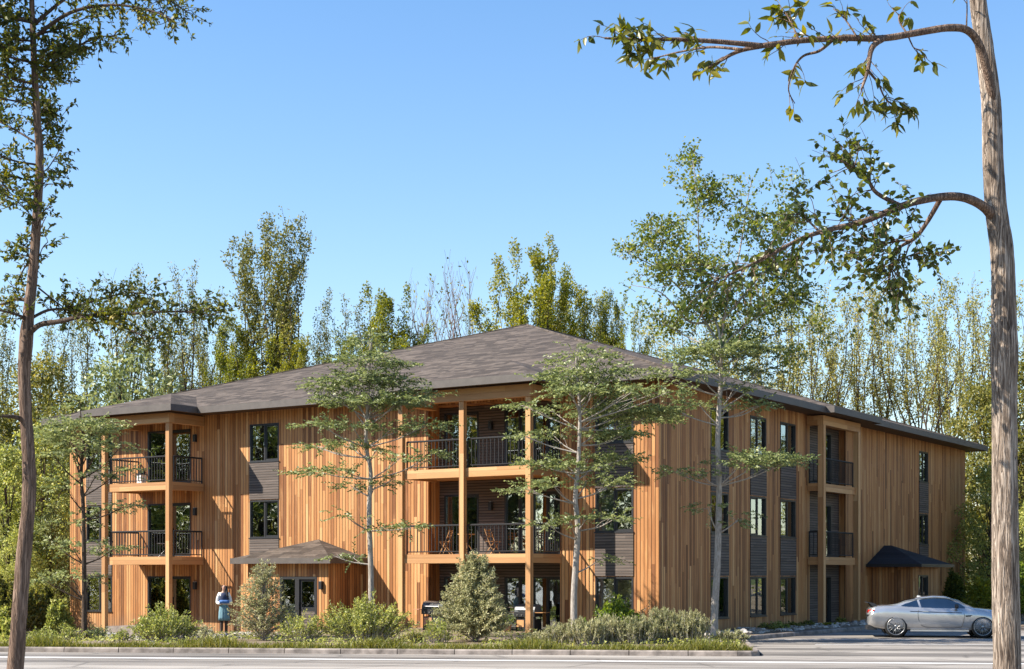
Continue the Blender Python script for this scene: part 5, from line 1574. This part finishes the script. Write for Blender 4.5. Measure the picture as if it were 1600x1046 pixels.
def car(px_rear, d):
    L = 4.78
    root = empty('sports_car', (gx(px_rear, d), d, 0.005), R(-10)); tag(root, 'silver sports coupe with rear spoiler and dark multi-spoke wheels parked by the building', 'car')
    # x: bottom z, belt z (body top at the side), centre top z, half width low, half width max
    B = [(0.00, .42, .84, .90, .70, .74), (.06, .36, .93, .98, .80, .86), (.22, .30, 1.00, 1.05, .86, .92), (.60, .24, 1.02, 1.07, .90, .955), (.95, .23, 1.02, 1.06, .92, .965), (1.5, .22, .985, 1.0, .91, .95), (2.2, .22, .955, .97, .90, .935), (3.0, .22, .945, .99, .905, .94), (3.5, .22, .93, .985, .915, .955), (3.9, .23, .885, .95, .91, .955), (4.3, .25, .815, .89, .87, .92), (4.60, .28, .74, .81, .78, .84), (4.74, .32, .68, .73, .66, .72), (4.78, .40, .62, .66, .58, .64)]
    xs = sorted(set([i * L / 72 for i in range(73)]))
    def section(x):
        zb, zs, zc, wl, wm = interp(B, x)
        P = [(0, zb), (wl * .80, zb), (wl * .97, zb + .05), (wl, zb + .14), (wm - .012, zb + .26), (wm, .60 * zs + .40 * zb + .08), (wm - .004, zs - .17), (wm - .022, zs - .07), (wm - .06, zs - .012), (wm - .15, zs + (zc - zs) * .35), (wm * .55, zs + (zc - zs) * .8), (0, zc)]
        return P
    def loft(secs):
        g = MB(); n = len(secs[0]); full = []
        for x, P in secs:
            row = [(x, -w, z) for (w, z) in P] + [(x, w, z) for (w, z) in P[-2:0:-1]]
            full.append(row)
        m = len(full[0])
        for r in full: g.v += r
        for i in range(len(full) - 1):
            for k in range(m):
                k2 = (k + 1) % m
                g.f.append((i * m + k, (i + 1) * m + k, (i + 1) * m + k2, i * m + k2)); g.uv += [(0, 0)] * 4; g.mi.append(0)
        g.f.append(tuple(range(m))); g.uv += [(0, 0)] * m; g.mi.append(0)
        g.f.append(tuple((len(full) - 1) * m + k for k in range(m - 1, -1, -1))); g.uv += [(0, 0)] * m; g.mi.append(0)
        return g
    g = loft([(x, section(x)) for x in xs])
    body = g.build('body', M['silver'], root, smooth=True)
    bm = bmesh.new(); bm.from_mesh(body.data); bmesh.ops.recalc_face_normals(bm, faces=bm.faces); bm.to_mesh(body.data); bm.free()
    WX = (.90, 3.66); WR = .365
    for wx in WX:          # wheel arches
        c = MB(); c.lathe([(0, -1.2), (.408, -1.2), (.408, 1.2), (0, 1.2)], 'y', (wx, 0, WR), 40)
        for side in (-1, 1):
            pass
        co = c.build('cutter', M['darkplastic'])
        b2 = bmesh.new(); b2.from_mesh(co.data); bmesh.ops.remove_doubles(b2, verts=b2.verts, dist=1e-5); bmesh.ops.recalc_face_normals(b2, faces=b2.faces); b2.to_mesh(co.data); b2.free()
        md = body.modifiers.new('arch', 'BOOLEAN'); md.object = co; md.operation = 'DIFFERENCE'; md.solver = 'EXACT'
        dg = bpy.context.evaluated_depsgraph_get()
        me = bpy.data.meshes.new_from_object(body.evaluated_get(dg))
        body.modifiers.clear(); body.data = me
        bpy.data.objects.remove(co)
    body.data.materials.clear(); body.data.materials.append(M['silver'])
    body.data.polygons.foreach_set('material_index', np.zeros(len(body.data.polygons), dtype=np.int32))
    # dark wheel housings
    for wx in WX:
        c = MB(); c.lathe([(.407, -.80), (.407, .80)], 'y', (wx, 0, WR), 40); c.box(wx - .3, wx + .3, -.55, .55, .3, .7)
        c.build('wheel_housing', M['darkplastic'], root)
    # greenhouse
    Gt = [(.62, 1.06, .50, .66), (.9, 1.10, .52, .70), (1.3, 1.245, .56, .76), (1.75, 1.345, .575, .80), (2.15, 1.38, .58, .81), (2.5, 1.365, .57, .80), (2.85, 1.27, .565, .79), (3.2, 1.10, .60, .775), (3.42, .995, .64, .74)]
    gx_ = [.62 + i * (3.42 - .62) / 240 for i in range(241)]
    def gsec(x):
        zr, wr, wbelt = interp(Gt, x)
        zb = interp(B, x)[1] - .03
        zrail = zb + (zr - zb) * .86
        P = []
        for t in range(0, 37):
            q = t / 36; P.append((wbelt + .05 * (1 - q) + (wr - wbelt - .05) * q + .035 * math.sin(math.pi * q), zb + (zrail - zb) * q))
        for t in range(1, 9):
            q = t / 8; P.append((wr * math.cos(q * math.pi / 2) ** .8 if q < 1 else 0.0, zrail + (zr - zrail) * math.sin(q * math.pi / 2) ** .9))
        return P
    rows = [(x, gsec(x)) for x in gx_]
    shells = {'roof': MB(), 'side_window': MB(), 'side_window_far': MB(), 'windscreen': MB(), 'rear_window': MB()}
    for i in range(len(rows) - 1):
        x0, P0 = rows[i]; x1, P1 = rows[i + 1]; xm = (x0 + x1) / 2
        for k in range(len(P0) - 1):
            zm = (P0[k][1] + P1[k][1] + P0[k + 1][1] + P1[k + 1][1]) / 4
            kind = 'roof'
            if k < 36:
                zb = interp(B, xm)[1]
                top = interp([(1.02, 1.02), (1.25, 1.12), (1.6, 1.235), (1.95, 1.295), (2.35, 1.30), (2.6, 1.27), (2.9, 1.14), (3.16, .985)], xm)[0]
                pil = abs(xm - (1.66 - (zm - 1.1) * .25)) < .032
                if 1.04 < xm < 3.12 and zb + .012 < zm < top and not pil: kind = 'side_window'
            else:
                if 2.66 < xm < 3.41 and k > 36: kind = 'windscreen'
                if .72 < xm < 1.55 and k > 37: kind = 'rear_window'
            for s in (-1, 1):
                q = [(x0, s * P0[k][0], P0[k][1]), (x1, s * P1[k][0], P1[k][1]), (x1, s * P1[k + 1][0], P1[k + 1][1]), (x0, s * P0[k + 1][0], P0[k + 1][1])]
                if s > 0: q.reverse()
                shells[kind + '_far' if kind == 'side_window' and s > 0 else kind].face(q)
    for nme, sh in shells.items():
        o = sh.build(nme.replace('_far', ''), M['silver'] if nme == 'roof' else M['carglass'], root, smooth=True)
        b2 = bmesh.new(); b2.from_mesh(o.data); bmesh.ops.remove_doubles(b2, verts=b2.verts, dist=1e-4); b2.to_mesh(o.data); b2.free()
    # cabin inside
    g = MB(); g.box(1.0, 3.2, -.62, .62, .55, .92); g.box(1.75, 1.95, -.55, -.08, .9, 1.18); g.box(1.75, 1.95, .08, .55, .9, 1.18); g.build('cabin', M['darkplastic'], root, bevel=.04)
    # wheels
    def wheel(wx, side):
        y = side * .835
        g = MB(); g.lathe([(.258, -.115), (.32, -.122), (.358, -.10), (.365, -.05), (.365, .05), (.358, .10), (.32, .122), (.258, .115)], 'y', (0, 0, 0), 40)
        w = g.build('wheel', M['rubber'], root, smooth=True); w.location = (wx, y, WR)
        g = MB(); g.lathe([(.284, side * .118), (.294, side * .124), (.274, side * .126), (.258, side * .10), (.254, side * .04)], 'y', (0, 0, 0), 40)
        for k in range(7):
            for off in (-.16, .16):
                a = 2 * math.pi * k / 7
                p0 = Vector((math.cos(a) * .05, side * .098, math.sin(a) * .05)); p1 = Vector((math.cos(a + off) * .265, side * .112, math.sin(a + off) * .265))
                g.tube([p0, p0.lerp(p1, .5), p1], [.011, .008, .010], 5)
        g.lathe([(0, side * .112), (.035, side * .112), (.055, side * .10), (.055, side * .06)], 'y', (0, 0, 0), 16)
        g.build('rim', M['alloy'], w, smooth=True)
        g = MB(); g.lathe([(0, side * .035), (.185, side * .035), (.185, side * .02)], 'y', (0, 0, 0), 30); g.build('brake_disc', plain('brake_disc', (.10, .10, .10), .4, .8), w)
        g = MB(); g.lathe([(.257, -.10), (.257, side * .03)], 'y', (0, 0, 0), 30); g.lathe([(0, .0), (.257, .0)], 'y', (0, side * .01, 0), 30); g.build('barrel', M['darkplastic'], w)
    for wx in WX:
        for s in (-1, 1): wheel(wx, s)
    def part(name, mat, fn, bevel=0.0, smooth=False):
        g = MB(); fn(g); return g.build(name, mat, root, bevel=bevel, smooth=smooth)
    # spoiler on two struts
    def sp(g):
        for i in range(12):
            y0 = -.78 + i * .13; y1 = y0 + .13
            def e(y): return .02 * (y / .78) ** 2
            g.face([(-.06 + e(y0) * 3, y0, 1.165 - e(y0)), (-.06 + e(y1) * 3, y1, 1.165 - e(y1)), (.26, y1, 1.10 - e(y1)), (.26, y0, 1.10 - e(y0))])
            g.face([(-.06 + e(y0) * 3, y0, 1.14 - e(y0)), (.26, y0, 1.08 - e(y0)), (.26, y1, 1.08 - e(y1)), (-.06 + e(y1) * 3, y1, 1.14 - e(y1))])
            g.face([(-.06 + e(y0) * 3, y0, 1.14 - e(y0)), (-.06 + e(y1) * 3, y1, 1.14 - e(y1)), (-.06 + e(y1) * 3, y1, 1.165 - e(y1)), (-.06 + e(y0) * 3, y0, 1.165 - e(y0))])
        for y in (-.782, .778):
            g.face([(.0, y, 1.16), (.26, y, 1.10), (.30, y, 1.02), (.16, y, 1.02)]); g.face([(.16, y + .004, 1.02), (.30, y + .004, 1.02), (.26, y + .004, 1.10), (.0, y + .004, 1.16)])
        for y in (-.5, .5): g.box(.12, .24, y - .015, y + .015, 1.02, 1.11)
    part('spoiler', M['darkplastic'], sp)
    for s in (-1, 1):
        def tl(g, s=s):
            for (x0, z0, x1, z1) in ((.015, .80, .20, .92),):
                y = s * .79
                g.face([(.005, s * .70, .80), (.035, s * .80, .80), (.19, s * .918, .86), (.21, s * .926, .915), (.05, s * .835, .915), (.01, s * .70, .90)][::s])
                g.face([(-.008, s * .45, .80), (-.008, s * .72, .80), (-.006, s * .72, .90), (-.006, s * .45, .90)])
        part('tail_light', M['redlens'], tl)
        def hl(g, s=s):
            g.face([(4.40, s * .905, .70), (4.62, s * .83, .655), (4.72, s * .735, .645), (4.70, s * .73, .70), (4.58, s * .835, .735), (4.36, s * .905, .775)][::-s])
        part('headlight', M['clearlens'], hl)
        def mir(g, s=s):
            g.lathe([(0, -.07), (.07, -.06), (.085, 0), (.07, .05), (0, .06)], 'x', (2.83, s * 1.0, 1.035), 14)
            g.box(2.80, 2.86, min(s * .80, s * .95), max(s * .80, s * .95), .985, 1.01)
        part('mirror', M['darkplastic'], mir, smooth=False)
        def hd(g, s=s):
            wm = interp(B, 1.85)[4]
            g.box(1.74, 1.94, min(s * (wm - .02), s * (wm + .012)), max(s * (wm - .02), s * (wm + .012)), .845, .868)
        part('door_handle', M['silver'], hd, bevel=.006)
        def seam(g, s=s):
            # door outline, sill line and the side gill as dark grooves a hair proud of the panel
            def w_at(x, z):
                P = section(x)
                for a, b in zip(P[3:-1], P[4:]):
                    if a[1] <= z <= b[1]: return a[0] + (b[0] - a[0]) * (z - a[1]) / max(1e-6, b[1] - a[1])
                return P[5][0]
            def strip(path, r=.008):
                g.tube([Vector((x, s * (w_at(x, z) - .0005), z)) for (x, z) in path], [r] * len(path), 5)
            strip([(1.62, .90), (1.60, .80), (1.62, .6), (1.72, .40), (1.85, .34)])
            strip([(3.02, .90), (3.08, .75), (3.06, .55), (2.98, .34)])
            strip([(1.85, .34), (2.2, .33), (2.6, .33), (2.98, .34)])
            strip([(1.35, .862), (1.8, .85), (2.4, .832), (3.0, .815)], .012)  # character line: the shade of the body crease drawn as a dark strip
            strip([(4.05, .86), (4.15, .72), (4.3, .60)])
        part('panel_seam_and_crease', M['darkplastic'], seam)
        def gill(g, s=s):
            def q(x, z):
                P = section(x)
                for a, b in zip(P[3:-1], P[4:]):
                    if a[1] <= z <= b[1]: return a[0] + (b[0] - a[0]) * (z - a[1]) / max(1e-6, b[1] - a[1])
                return P[5][0]
            pts = [(3.10, .735), (3.34, .75), (3.27, .70), (3.13, .685)]
            g.face([(x, s * (q(x, z) + .004), z) for x, z in pts][::-s])
        part('side_vent', M['darkplastic'], gill)
        def sill(g, s=s):
            g.box(1.36, 3.22, min(s * .86, s * .93), max(s * .86, s * .93), .205, .26)
        part('sill', M['silver'], sill, bevel=.02)
    def grille(g):
        g.face([(4.770, -.50, .45), (4.770, .50, .45), (4.785, .50, .58), (4.785, -.50, .58)])
        g.face([(4.69, -.52, .285), (4.69, .52, .285), (4.782, .52, .40), (4.782, -.52, .40)])
    part('grille', M['darkplastic'], grille)
    def sp2(g): g.box(4.35, 4.80, -.80, .80, .20, .225)
    part('front_splitter', M['darkplastic'], sp2, bevel=.008)
    def dif(g): g.box(-.01, .30, -.72, .72, .24, .36)
    part('rear_diffuser', M['darkplastic'], dif, bevel=.02)
    # small white fin added on the roof, stands in for something pale behind the car
    def fin(g): g.face([(1.62, 0, 1.30), (1.80, 0, 1.345), (1.66, 0, 1.375)]); g.face([(1.66, .003, 1.375), (1.80, .003, 1.345), (1.62, .003, 1.30)])
    part('white_fin', M['white'], fin)
    return root
car(1354, 51.9)

# ---------------------------------------------------------------- person standing on the stony ground
def skin_obj(name, verts, edges, radii, mat, parent, root=0, sub=2):
    me = bpy.data.meshes.new(name); me.from_pydata([tuple(v) for v in verts], edges, [])
    o = bpy.data.objects.new(name, me); COL.objects.link(o)
    md = o.modifiers.new('skin', 'SKIN'); md.use_smooth_shade = True
    for i, r in enumerate(radii):
        sv = me.skin_vertices[0].data[i]
        sv.radius = r if isinstance(r, tuple) else (r, r)
        sv.use_root = (i == root)
    s = o.modifiers.new('sub', 'SUBSURF'); s.levels = sub; s.render_levels = sub
    dg = bpy.context.evaluated_depsgraph_get()
    m2 = bpy.data.meshes.new_from_object(o.evaluated_get(dg))
    bpy.data.objects.remove(o); bpy.data.meshes.remove(me)
    m2.materials.clear(); m2.materials.append(mat)
    m2.polygons.foreach_set('use_smooth', np.ones(len(m2.polygons), dtype=bool))
    o = bpy.data.objects.new(name, m2); COL.objects.link(o); o.parent = parent
    return o

def person(px, d):
    SK = plain('skin_tone', (.46, .27, .19), .55)
    HAIR = plain('black_hair', (.012, .010, .010), .4)
    WHITE = plain('white_knit', (.72, .70, .66), .9, var=.1, scale=40)
    NAVY = plain('navy_cloth', (.025, .035, .075), .9)
    TEAL = plain('teal_cloth', (.12, .225, .27), .85, var=.25, scale=14)
    BLUE = plain('blue_bundle_cloth', (.05, .13, .33), .8, var=.2, scale=20)
    x = gx(px, d); z0 = bed_z(x, d) + .03
    root = empty('person', (x, d, z0), .25); root.scale = (.9, .9, 1); tag(root, 'person with long black hair, white sleeves and teal skirt standing holding a blue bundle', 'person')
    V = [(0, 0, .93), (0, -.01, 1.10), (0, -.005, 1.26), (0, .01, 1.38), (0, .012, 1.45), (0, -.012, 1.53), (0, -.02, 1.60), (0, -.01, 1.66)]
    E_ = [(i, i + 1) for i in range(7)]
    Rr = [(.15, .115), (.125, .10), (.15, .11), (.12, .09), (.052, .055), (.068, .080), (.074, .092), (.055, .066)]
    def chain(start, pts, rr):
        p = start
        for v, r in zip(pts, rr):
            V.append(v); Rr.append(r); E_.append((p, len(V) - 1)); p = len(V) - 1
        return p
    for s in (-1, 1):
        chain(3, [(s * .155, .01, 1.37), (s * .215, .03, 1.22), (s * .235, .01, 1.09), (s * .15, -.15, 1.075), (s * .075, -.215, 1.085)], [(.055, .055), (.046, .046), (.040, .040), (.034, .034), (.026, .022)])
        chain(0, [(s * .085, 0, .86), (s * .088, .0, .66), (s * .085, -.005, .47), (s * .085, .012, .28), (s * .085, .015, .085), (s * .09, -.05, .04), (s * .095, -.13, .028)], [(.09, .09), (.078, .08), (.056, .058), (.052, .056), (.036, .038), (.036, .034), (.034, .024)])
    # fingers round the bundle
    for s in (-1, 1):
        base = max(i for i, v in enumerate(V) if abs(v[0] - s * .075) < 1e-6 and abs(v[1] + .215) < 1e-6)
        for k, (dz, ln) in enumerate(((.022, .055), (.008, .062), (-.006, .058), (-.020, .046))):
            chain(base, [(s * .045, -.245, 1.085 + dz), (s * (.045 - ln * .5), -.262, 1.083 + dz), (s * (.045 - ln), -.262, 1.078 + dz)], [(.009, .009), (.008, .008), (.007, .007)])
        chain(base, [(s * .062, -.215, 1.122), (s * .035, -.225, 1.138)], [(.010, .010), (.008, .008)])
    body = skin_obj('body', V, E_, Rr, SK, root)
    # face: brow, nose, mouth, ears, eyes (head turned a little to the left of the picture)
    g = MB()
    hd = empty('head_features', (0, -.02, 1.60)); hd.parent = root
    bpy.data.objects.remove(hd)
    g.tube([(-.008, -.108, 1.612), (-.012, -.126, 1.585), (-.012, -.112, 1.575)], [.009, .013, .008], 7)
    for s in (-1, 1): g.lathe([(0, -.012), (.022, -.008), (.026, 0), (.018, .008), (0, .010)], 'x', (s * .076, -.01, 1.595), 10)
    g.build('nose_and_ears', SK, body, smooth=True)
    g = MB()
    for s in (-1, 1): g.lathe([(0, -.008), (.010, -.004), (.011, .002), (0, .006)], 'y', (-.008 + s * .030, -.100, 1.612), 10)
    g.build('eyes', HAIR, body)
    g = MB(); g.tube([(-.034, -.101, 1.548), (-.010, -.110, 1.545), (.016, -.103, 1.548)], [.004, .007, .004], 6); g.build('mouth', plain('lips', (.35, .10, .09), .5), body)
    # hair: a cap over the skull and long locks falling in front of the right shoulder
    hv = [(0.012, -.022, 1.70), (.012, .03, 1.60), (.02, .06, 1.50), (.03, .07, 1.36), (.035, .06, 1.22)]
    he = [(0, 1), (1, 2), (2, 3), (3, 4)]
    hr = [(.095, .085), (.112, .085), (.11, .06), (.095, .05), (.06, .03)]
    for (p, q) in (((.075, -.02, 1.60), 1), ((.095, -.035, 1.50), None), ((.10, -.075, 1.38), None), ((.095, -.10, 1.26), None)):
        hv.append(p); he.append((0 if q else len(hv) - 2, len(hv) - 1)); hr.append((.052, .056) if q else (.06, .05))
    hv.append((-.072, .0, 1.60)); he.append((0, len(hv) - 1)); hr.append((.026, .036))
    hv.append((-.082, .012, 1.50)); he.append((len(hv) - 2, len(hv) - 1)); hr.append((.024, .03))
    skin_obj('hair', hv, he, hr, HAIR, root)
    # white long sleeved top
    tv = [(0, 0, .98), (0, -.01, 1.10), (0, -.005, 1.26), (0, .01, 1.385)]
    te = [(0, 1), (1, 2), (2, 3)]; tr_ = [(.165, .13), (.145, .118), (.165, .128), (.125, .10)]
    for s in (-1, 1):
        p = 3
        for v, r in (((s * .16, .01, 1.375), .072), ((s * .222, .03, 1.22), .066), ((s * .245, .01, 1.085), .062), ((s * .165, -.14, 1.07), .056), ((s * .105, -.19, 1.08), .046)):
            tv.append(v); tr_.append((r, r)); te.append((p, len(tv) - 1)); p = len(tv) - 1
    skin_obj('top', tv, te, tr_, WHITE, root)
    # navy vest over the chest
    g = MB()
    prof = [(.142, 1.06), (.150, 1.12), (.165, 1.22), (.168, 1.30), (.140, 1.385), (.075, 1.42)]
    n = 20; n0 = 0
    for (r, z) in prof:
        for k in range(n):
            a = 2 * math.pi * k / n
            g.v.append((math.cos(a) * r * 1.02, math.sin(a) * r * .82 - .004, z))
    for i in range(len(prof) - 1):
        for k in range(n):
            k2 = (k + 1) % n; g.f.append((i * n + k, i * n + k2, (i + 1) * n + k2, (i + 1) * n + k)); g.uv += [(0, 0)] * 4; g.mi.append(0)
    g.build('vest', NAVY, root, smooth=True)
    # pleated skirt to the knee
    g = MB(); n = 40
    prof = [(.140, 1.03, 0), (.165, .95, .004), (.185, .80, .010), (.197, .62, .014), (.203, .50, .016), (.195, .502, .016)]
    for (r, z, w) in prof:
        for k in range(n):
            a = 2 * math.pi * k / n; rr = r + w * math.cos(a * 13)
            g.v.append((math.cos(a) * rr, math.sin(a) * rr * .82, z))
    for i in range(len(prof) - 1):
        for k in range(n):
            k2 = (k + 1) % n; g.f.append((i * n + k, i * n + k2, (i + 1) * n + k2, (i + 1) * n + k)); g.uv += [(0, 0)] * 4; g.mi.append(0)
    g.build('skirt', TEAL, root, smooth=True)
    for s in (-1, 1):     # dark stockings
        skin_obj('stocking', [(s * .088, 0, .60), (s * .085, -.005, .47), (s * .085, .012, .28), (s * .085, .015, .085)], [(0, 1), (1, 2), (2, 3)], [(.072, .074), (.063, .065), (.059, .063), (.043, .045)], plain('dark_stocking', (.035, .022, .018), .8), root)
    for s in (-1, 1):     # shoes
        skin_obj('shoe', [(s * .085, .035, .045), (s * .088, -.03, .045), (s * .094, -.12, .035), (s * .096, -.16, .03)], [(0, 1), (1, 2), (2, 3)], [(.042, .04), (.044, .042), (.042, .032), (.03, .022)], NAVY, root)
    # rolled bundle in the arms: a thing of its own
    b = MB()
    pts = [(-.17, 0, 0), (-.165, 0, 0), (-.06, .0, .004), (.05, 0, .0), (.155, 0, .004), (.16, 0, .004)]
    b.tube(pts, [.01, .055, .062, .060, .055, .01], 16, wob=.03)
    o = b.build('cloth_bundle', BLUE, smooth=True)
    c, s_ = math.cos(.25), math.sin(.25)
    o.location = (x + .225 * s_, d - .225 * c, z0 + 1.135 - .02); o.rotation_euler = (0, 0, .25)
    tag(o, 'rolled bright blue cloth bundle held at the waist by the standing person', 'bundle')
person(350, 50.6)

# ---------------------------------------------------------------- barbecues, folding chairs, table, lantern
def barbecue(name, label, X, Y, z, rz, hood_mat, door_mat, s=1.0):
    p = L2W(X, Y, z); root = empty(name, p, BROT + rz); root.scale = (s, s, s); tag(root, label, 'barbecue')
    g = MB(); g.box(-.42, .42, -.26, .26, .14, .16)
    for sx in (-.40, .38):
        for sy in (-.25, .23): g.box(sx, sx + .035, sy, sy + .035, .04, .80)
    g.build('cart_frame', M['black'], root)
    g = MB(); g.box(-.40, .40, -.25, .25, .161, .60); g.build('cabinet', M['black'], root, bevel=.01)
    g = MB(); g.box(-.36, -.03, -.268, -.252, .30, .56); g.build('cabinet_door', door_mat, root, bevel=.004)
    g = MB(); g.box(.03, .36, -.268, -.252, .20, .56); g.build('cabinet_door', M['black'], root, bevel=.004)
    g = MB(); g.box(-.45, .45, -.29, .28, .68, .86); g.build('firebox', M['black'], root, bevel=.015)
    g = MB()
    for k in range(4): g.lathe([(0, -.03), (.026, -.03), (.028, 0)], 'y', (-.3 + k * .2, -.29, .75), 12)
    g.build('knobs', M['alloy'], root)
    g = MB(); n = 10
    prof = [(-.28, .862)] + [(.28 * math.cos(math.pi - math.pi * .72 * k / n) * 1.0, .862 + .25 * math.sin(math.pi * k / n * .72) ** .8 + .06 * (k / n)) for k in range(n + 1)] + [(.27, .862)]
    for i in range(len(prof) - 1):
        (ya, za), (yb, zb) = prof[i], prof[i + 1]
        g.face([(-.44, ya, za), (.44, ya, za), (.44, yb, zb), (-.44, yb, zb)])
    g.face([(-.44, y, zz) for y, zz in prof]); g.face([(.44, y, zz) for y, zz in prof][::-1])
    h = g.build('hood', hood_mat, root, smooth=False)
    g = MB(); g.tube([(-.32, -.33, .96), (.32, -.33, .96)], [.014, .014], 8); g.tube([(-.30, -.33, .96), (-.30, -.25, .96)], [.009, .009], 6); g.tube([(.30, -.33, .96), (.30, -.25, .96)], [.009, .009], 6); g.build('hood_handle', M['alloy'], h)
    g = MB(); g.lathe([(0, -.012), (.035, -.012), (.037, 0)], 'y', (0, -.235, 1.03), 16); g.build('thermometer', M['alloy'], h)
    for (a, b) in ((-.80, -.452), (.452, .80)):
        g = MB()
        for k in range(5): g.box(a, b, -.27 + k * .105, -.27 + k * .105 + .095, .835, .857)
        g.build('side_shelf', door_mat, root)
    for sx in (-.38, .40):
        for sy in (-.2, .2):
            g = MB(); g.lathe([(.02, -.02), (.045, -.02), (.045, .02), (.02, .02)], 'x', (sx, sy, .045), 14); g.build('caster', M['rubber'], root)
    return root
TERR = plain('terracotta_panel', (.42, .20, .12), .6)
STEEL = plain('grey_enamel', (.10, .105, .11), .4)
GLOSSB = plain('black_enamel', (.015, .015, .016), .15, spec=.8)
barbecue('barbecue_grill', 'black hooded barbecue with an orange-brown cabinet door beside the left column of the middle balconies', -8.25, -1.15, -.005, .05, GLOSSB, TERR)
barbecue('barbecue_grill', 'grey hooded barbecue added for a reflection behind the right corner column under the middle balconies', -4.75, -.6, -.005, 0, STEEL, M['beam'], .92)  # added barbecue, a solid stand-in for a reflection in the door glass

def folding_chair(X, Y, z, rz, label):
    p = L2W(X, Y, z); root = empty('folding_chair', p, BROT + rz); tag(root, label, 'chair', 'wooden folding chairs on the middle balcony')
    W_ = M['beam']
    for s in (-1, 1):
        g = MB(); g.tube([(s * .21, .20, 0), (s * .21, -.02, .42), (s * .21, -.20, .88)], [.014, .014, .013], 6); g.build('back_leg', W_, root)
        g = MB(); g.tube([(s * .18, -.20, 0), (s * .18, .20, .45)], [.014, .014], 6); g.build('front_leg', W_, root)
    g = MB()
    for k in range(6): g.box(-.20, .20, -.16 + k * .065, -.16 + k * .065 + .05, .44, .458, grain='x')
    g.build('seat', W_, root)
    g = MB()
    for k in range(3):
        zz = .60 + k * .10; yy = -.02 - (zz - .42) * .39
        g.box(-.20, .20, yy - .008, yy + .008, zz, zz + .055, grain='x')
    g.build('backrest', W_, root)
    return root
folding_chair(-7.75, -1.25, ZF2, 1.9, 'wooden folding chair left of the small table on the middle balcony')
folding_chair(-6.0, -.95, ZF2, -1.5, 'wooden folding chair right of the middle column on the middle balcony')
def bistro_table(X, Y, z, label, mat, h=.72, r=.32):
    root = empty('bistro_table', L2W(X, Y, z), BROT); tag(root, label, 'table')
    g = MB(); g.lathe([(0, h), (r, h), (r, h - .025), (0, h - .025)], 'z', (0, 0, 0), 24); g.build('tabletop', mat, root)
    for k in range(4):
        a = k * math.pi / 2 + .6; b = a + math.pi
        g = MB(); g.tube([(math.cos(a) * r * .85, math.sin(a) * r * .85, 0), (math.cos(b) * r * .5, math.sin(b) * r * .5, h - .03)], [.012, .012], 6); g.build('leg', mat, root)
bistro_table(-6.98, -1.1, ZF2, 'small round wooden table between the folding chairs on the middle balcony', M['beam'])
bistro_table(-21.6, -1.1, ZF2, 'small round table behind the railing of the lower left balcony', STEEL, .55, .38)
# lantern on the upper left balcony
root = empty('lantern', L2W(-22.75, -1.35, ZF3), BROT); tag(root, 'white lantern with a black lid standing on the upper left balcony', 'lantern')
g = MB(); g.box(-.13, .13, -.13, .13, 0, .36); g.build('housing', M['white'], root, bevel=.01)
g = MB(); g.box(-.15, .15, -.15, .15, .361, .40); g.box(-.10, .10, -.10, .10, .40, .50); g.build('lid', M['black'], root, bevel=.015)
g = MB(); g.tube([(-.09, 0, .5), (-.06, 0, .6), (.06, 0, .6), (.09, 0, .5)], [.008] * 4, 6); g.build('handle', M['black'], root)
# pots under the middle balconies
def pot(X, Y, z, r, h, mat, label, leafm, seed, grp=None):
    root = empty('flower_pot', L2W(X, Y, z), BROT); tag(root, label, 'plant pot', grp)
    g = MB(); g.lathe([(0, 0), (r * .7, 0), (r, h * .92), (r * 1.08, h * .92), (r * 1.08, h), (r * .92, h), (r * .90, h * .88), (0, h * .88)], 'z', (0, 0, 0), 20); g.build('pot', mat, root)
    rn = random.Random(seed); lv = Leaves()
    for i in range(220):
        e = rdir(rn); e.z = abs(e.z); q = e * r * 1.5 * rn.random() ** .5
        lv.add(Vector((q.x, q.y, h + q.z * 1.1)), e + rdir(rn) * .8, UP + rdir(rn), .09 * rn.uniform(.6, 1.2), .045)
    lv.build('foliage', leafm, root)
pot(-5.35, -1.1, -.005, .2, .36, TERR, 'terracotta pot with a leafy plant beside the added grey barbecue', M['leaf_bright'], 1)
pot(-6.9, -.9, -.005, .2, .34, TERR, 'terracotta pot hidden behind the conical shrub, near the middle column', M['leaf_rust'], 2)
# grey boulders
def boulder(name, label, x, y, r, seed, grp):
    rn = random.Random(seed); bm = bmesh.new(); bmesh.ops.create_icosphere(bm, subdivisions=3, radius=r)
    ph = [rdir(rn) for _ in range(6)]
    for v in bm.verts:
        n_ = v.co.normalized(); s = 1 + sum(.09 * math.sin(3.2 * n_.dot(p) * (1 + i * .4) + i) for i, p in enumerate(ph))
        v.co = Vector((v.co.x * s * 1.25, v.co.y * s, v.co.z * s * .62))
    me = bpy.data.meshes.new(name); bm.to_mesh(me); bm.free(); me.materials.append(M['boulder'])
    o = bpy.data.objects.new(name, me); COL.objects.link(o); o.location = (x, y, bed_z(x, y) + r * .25); o.rotation_euler = (0, 0, rn.uniform(0, 6)); tag(o, label, 'boulder', grp)
M['boulder'] = plain('boulder_stone', (.30, .28, .26), .9, var=.35, scale=5)
boulder('boulder', 'grey boulder at the foot of the left balcony outer post', gx(176, 51), 51, .33, 1, None)
boulder('boulder', 'smaller grey boulder in the gravel left of the standing person', gx(322, 51.5), 51.5, .26, 2, None)
boulder('boulder', 'pale boulder by the kerb near the first right side windows', gx(1163, 50.5), 50.5, .22, 3, None)
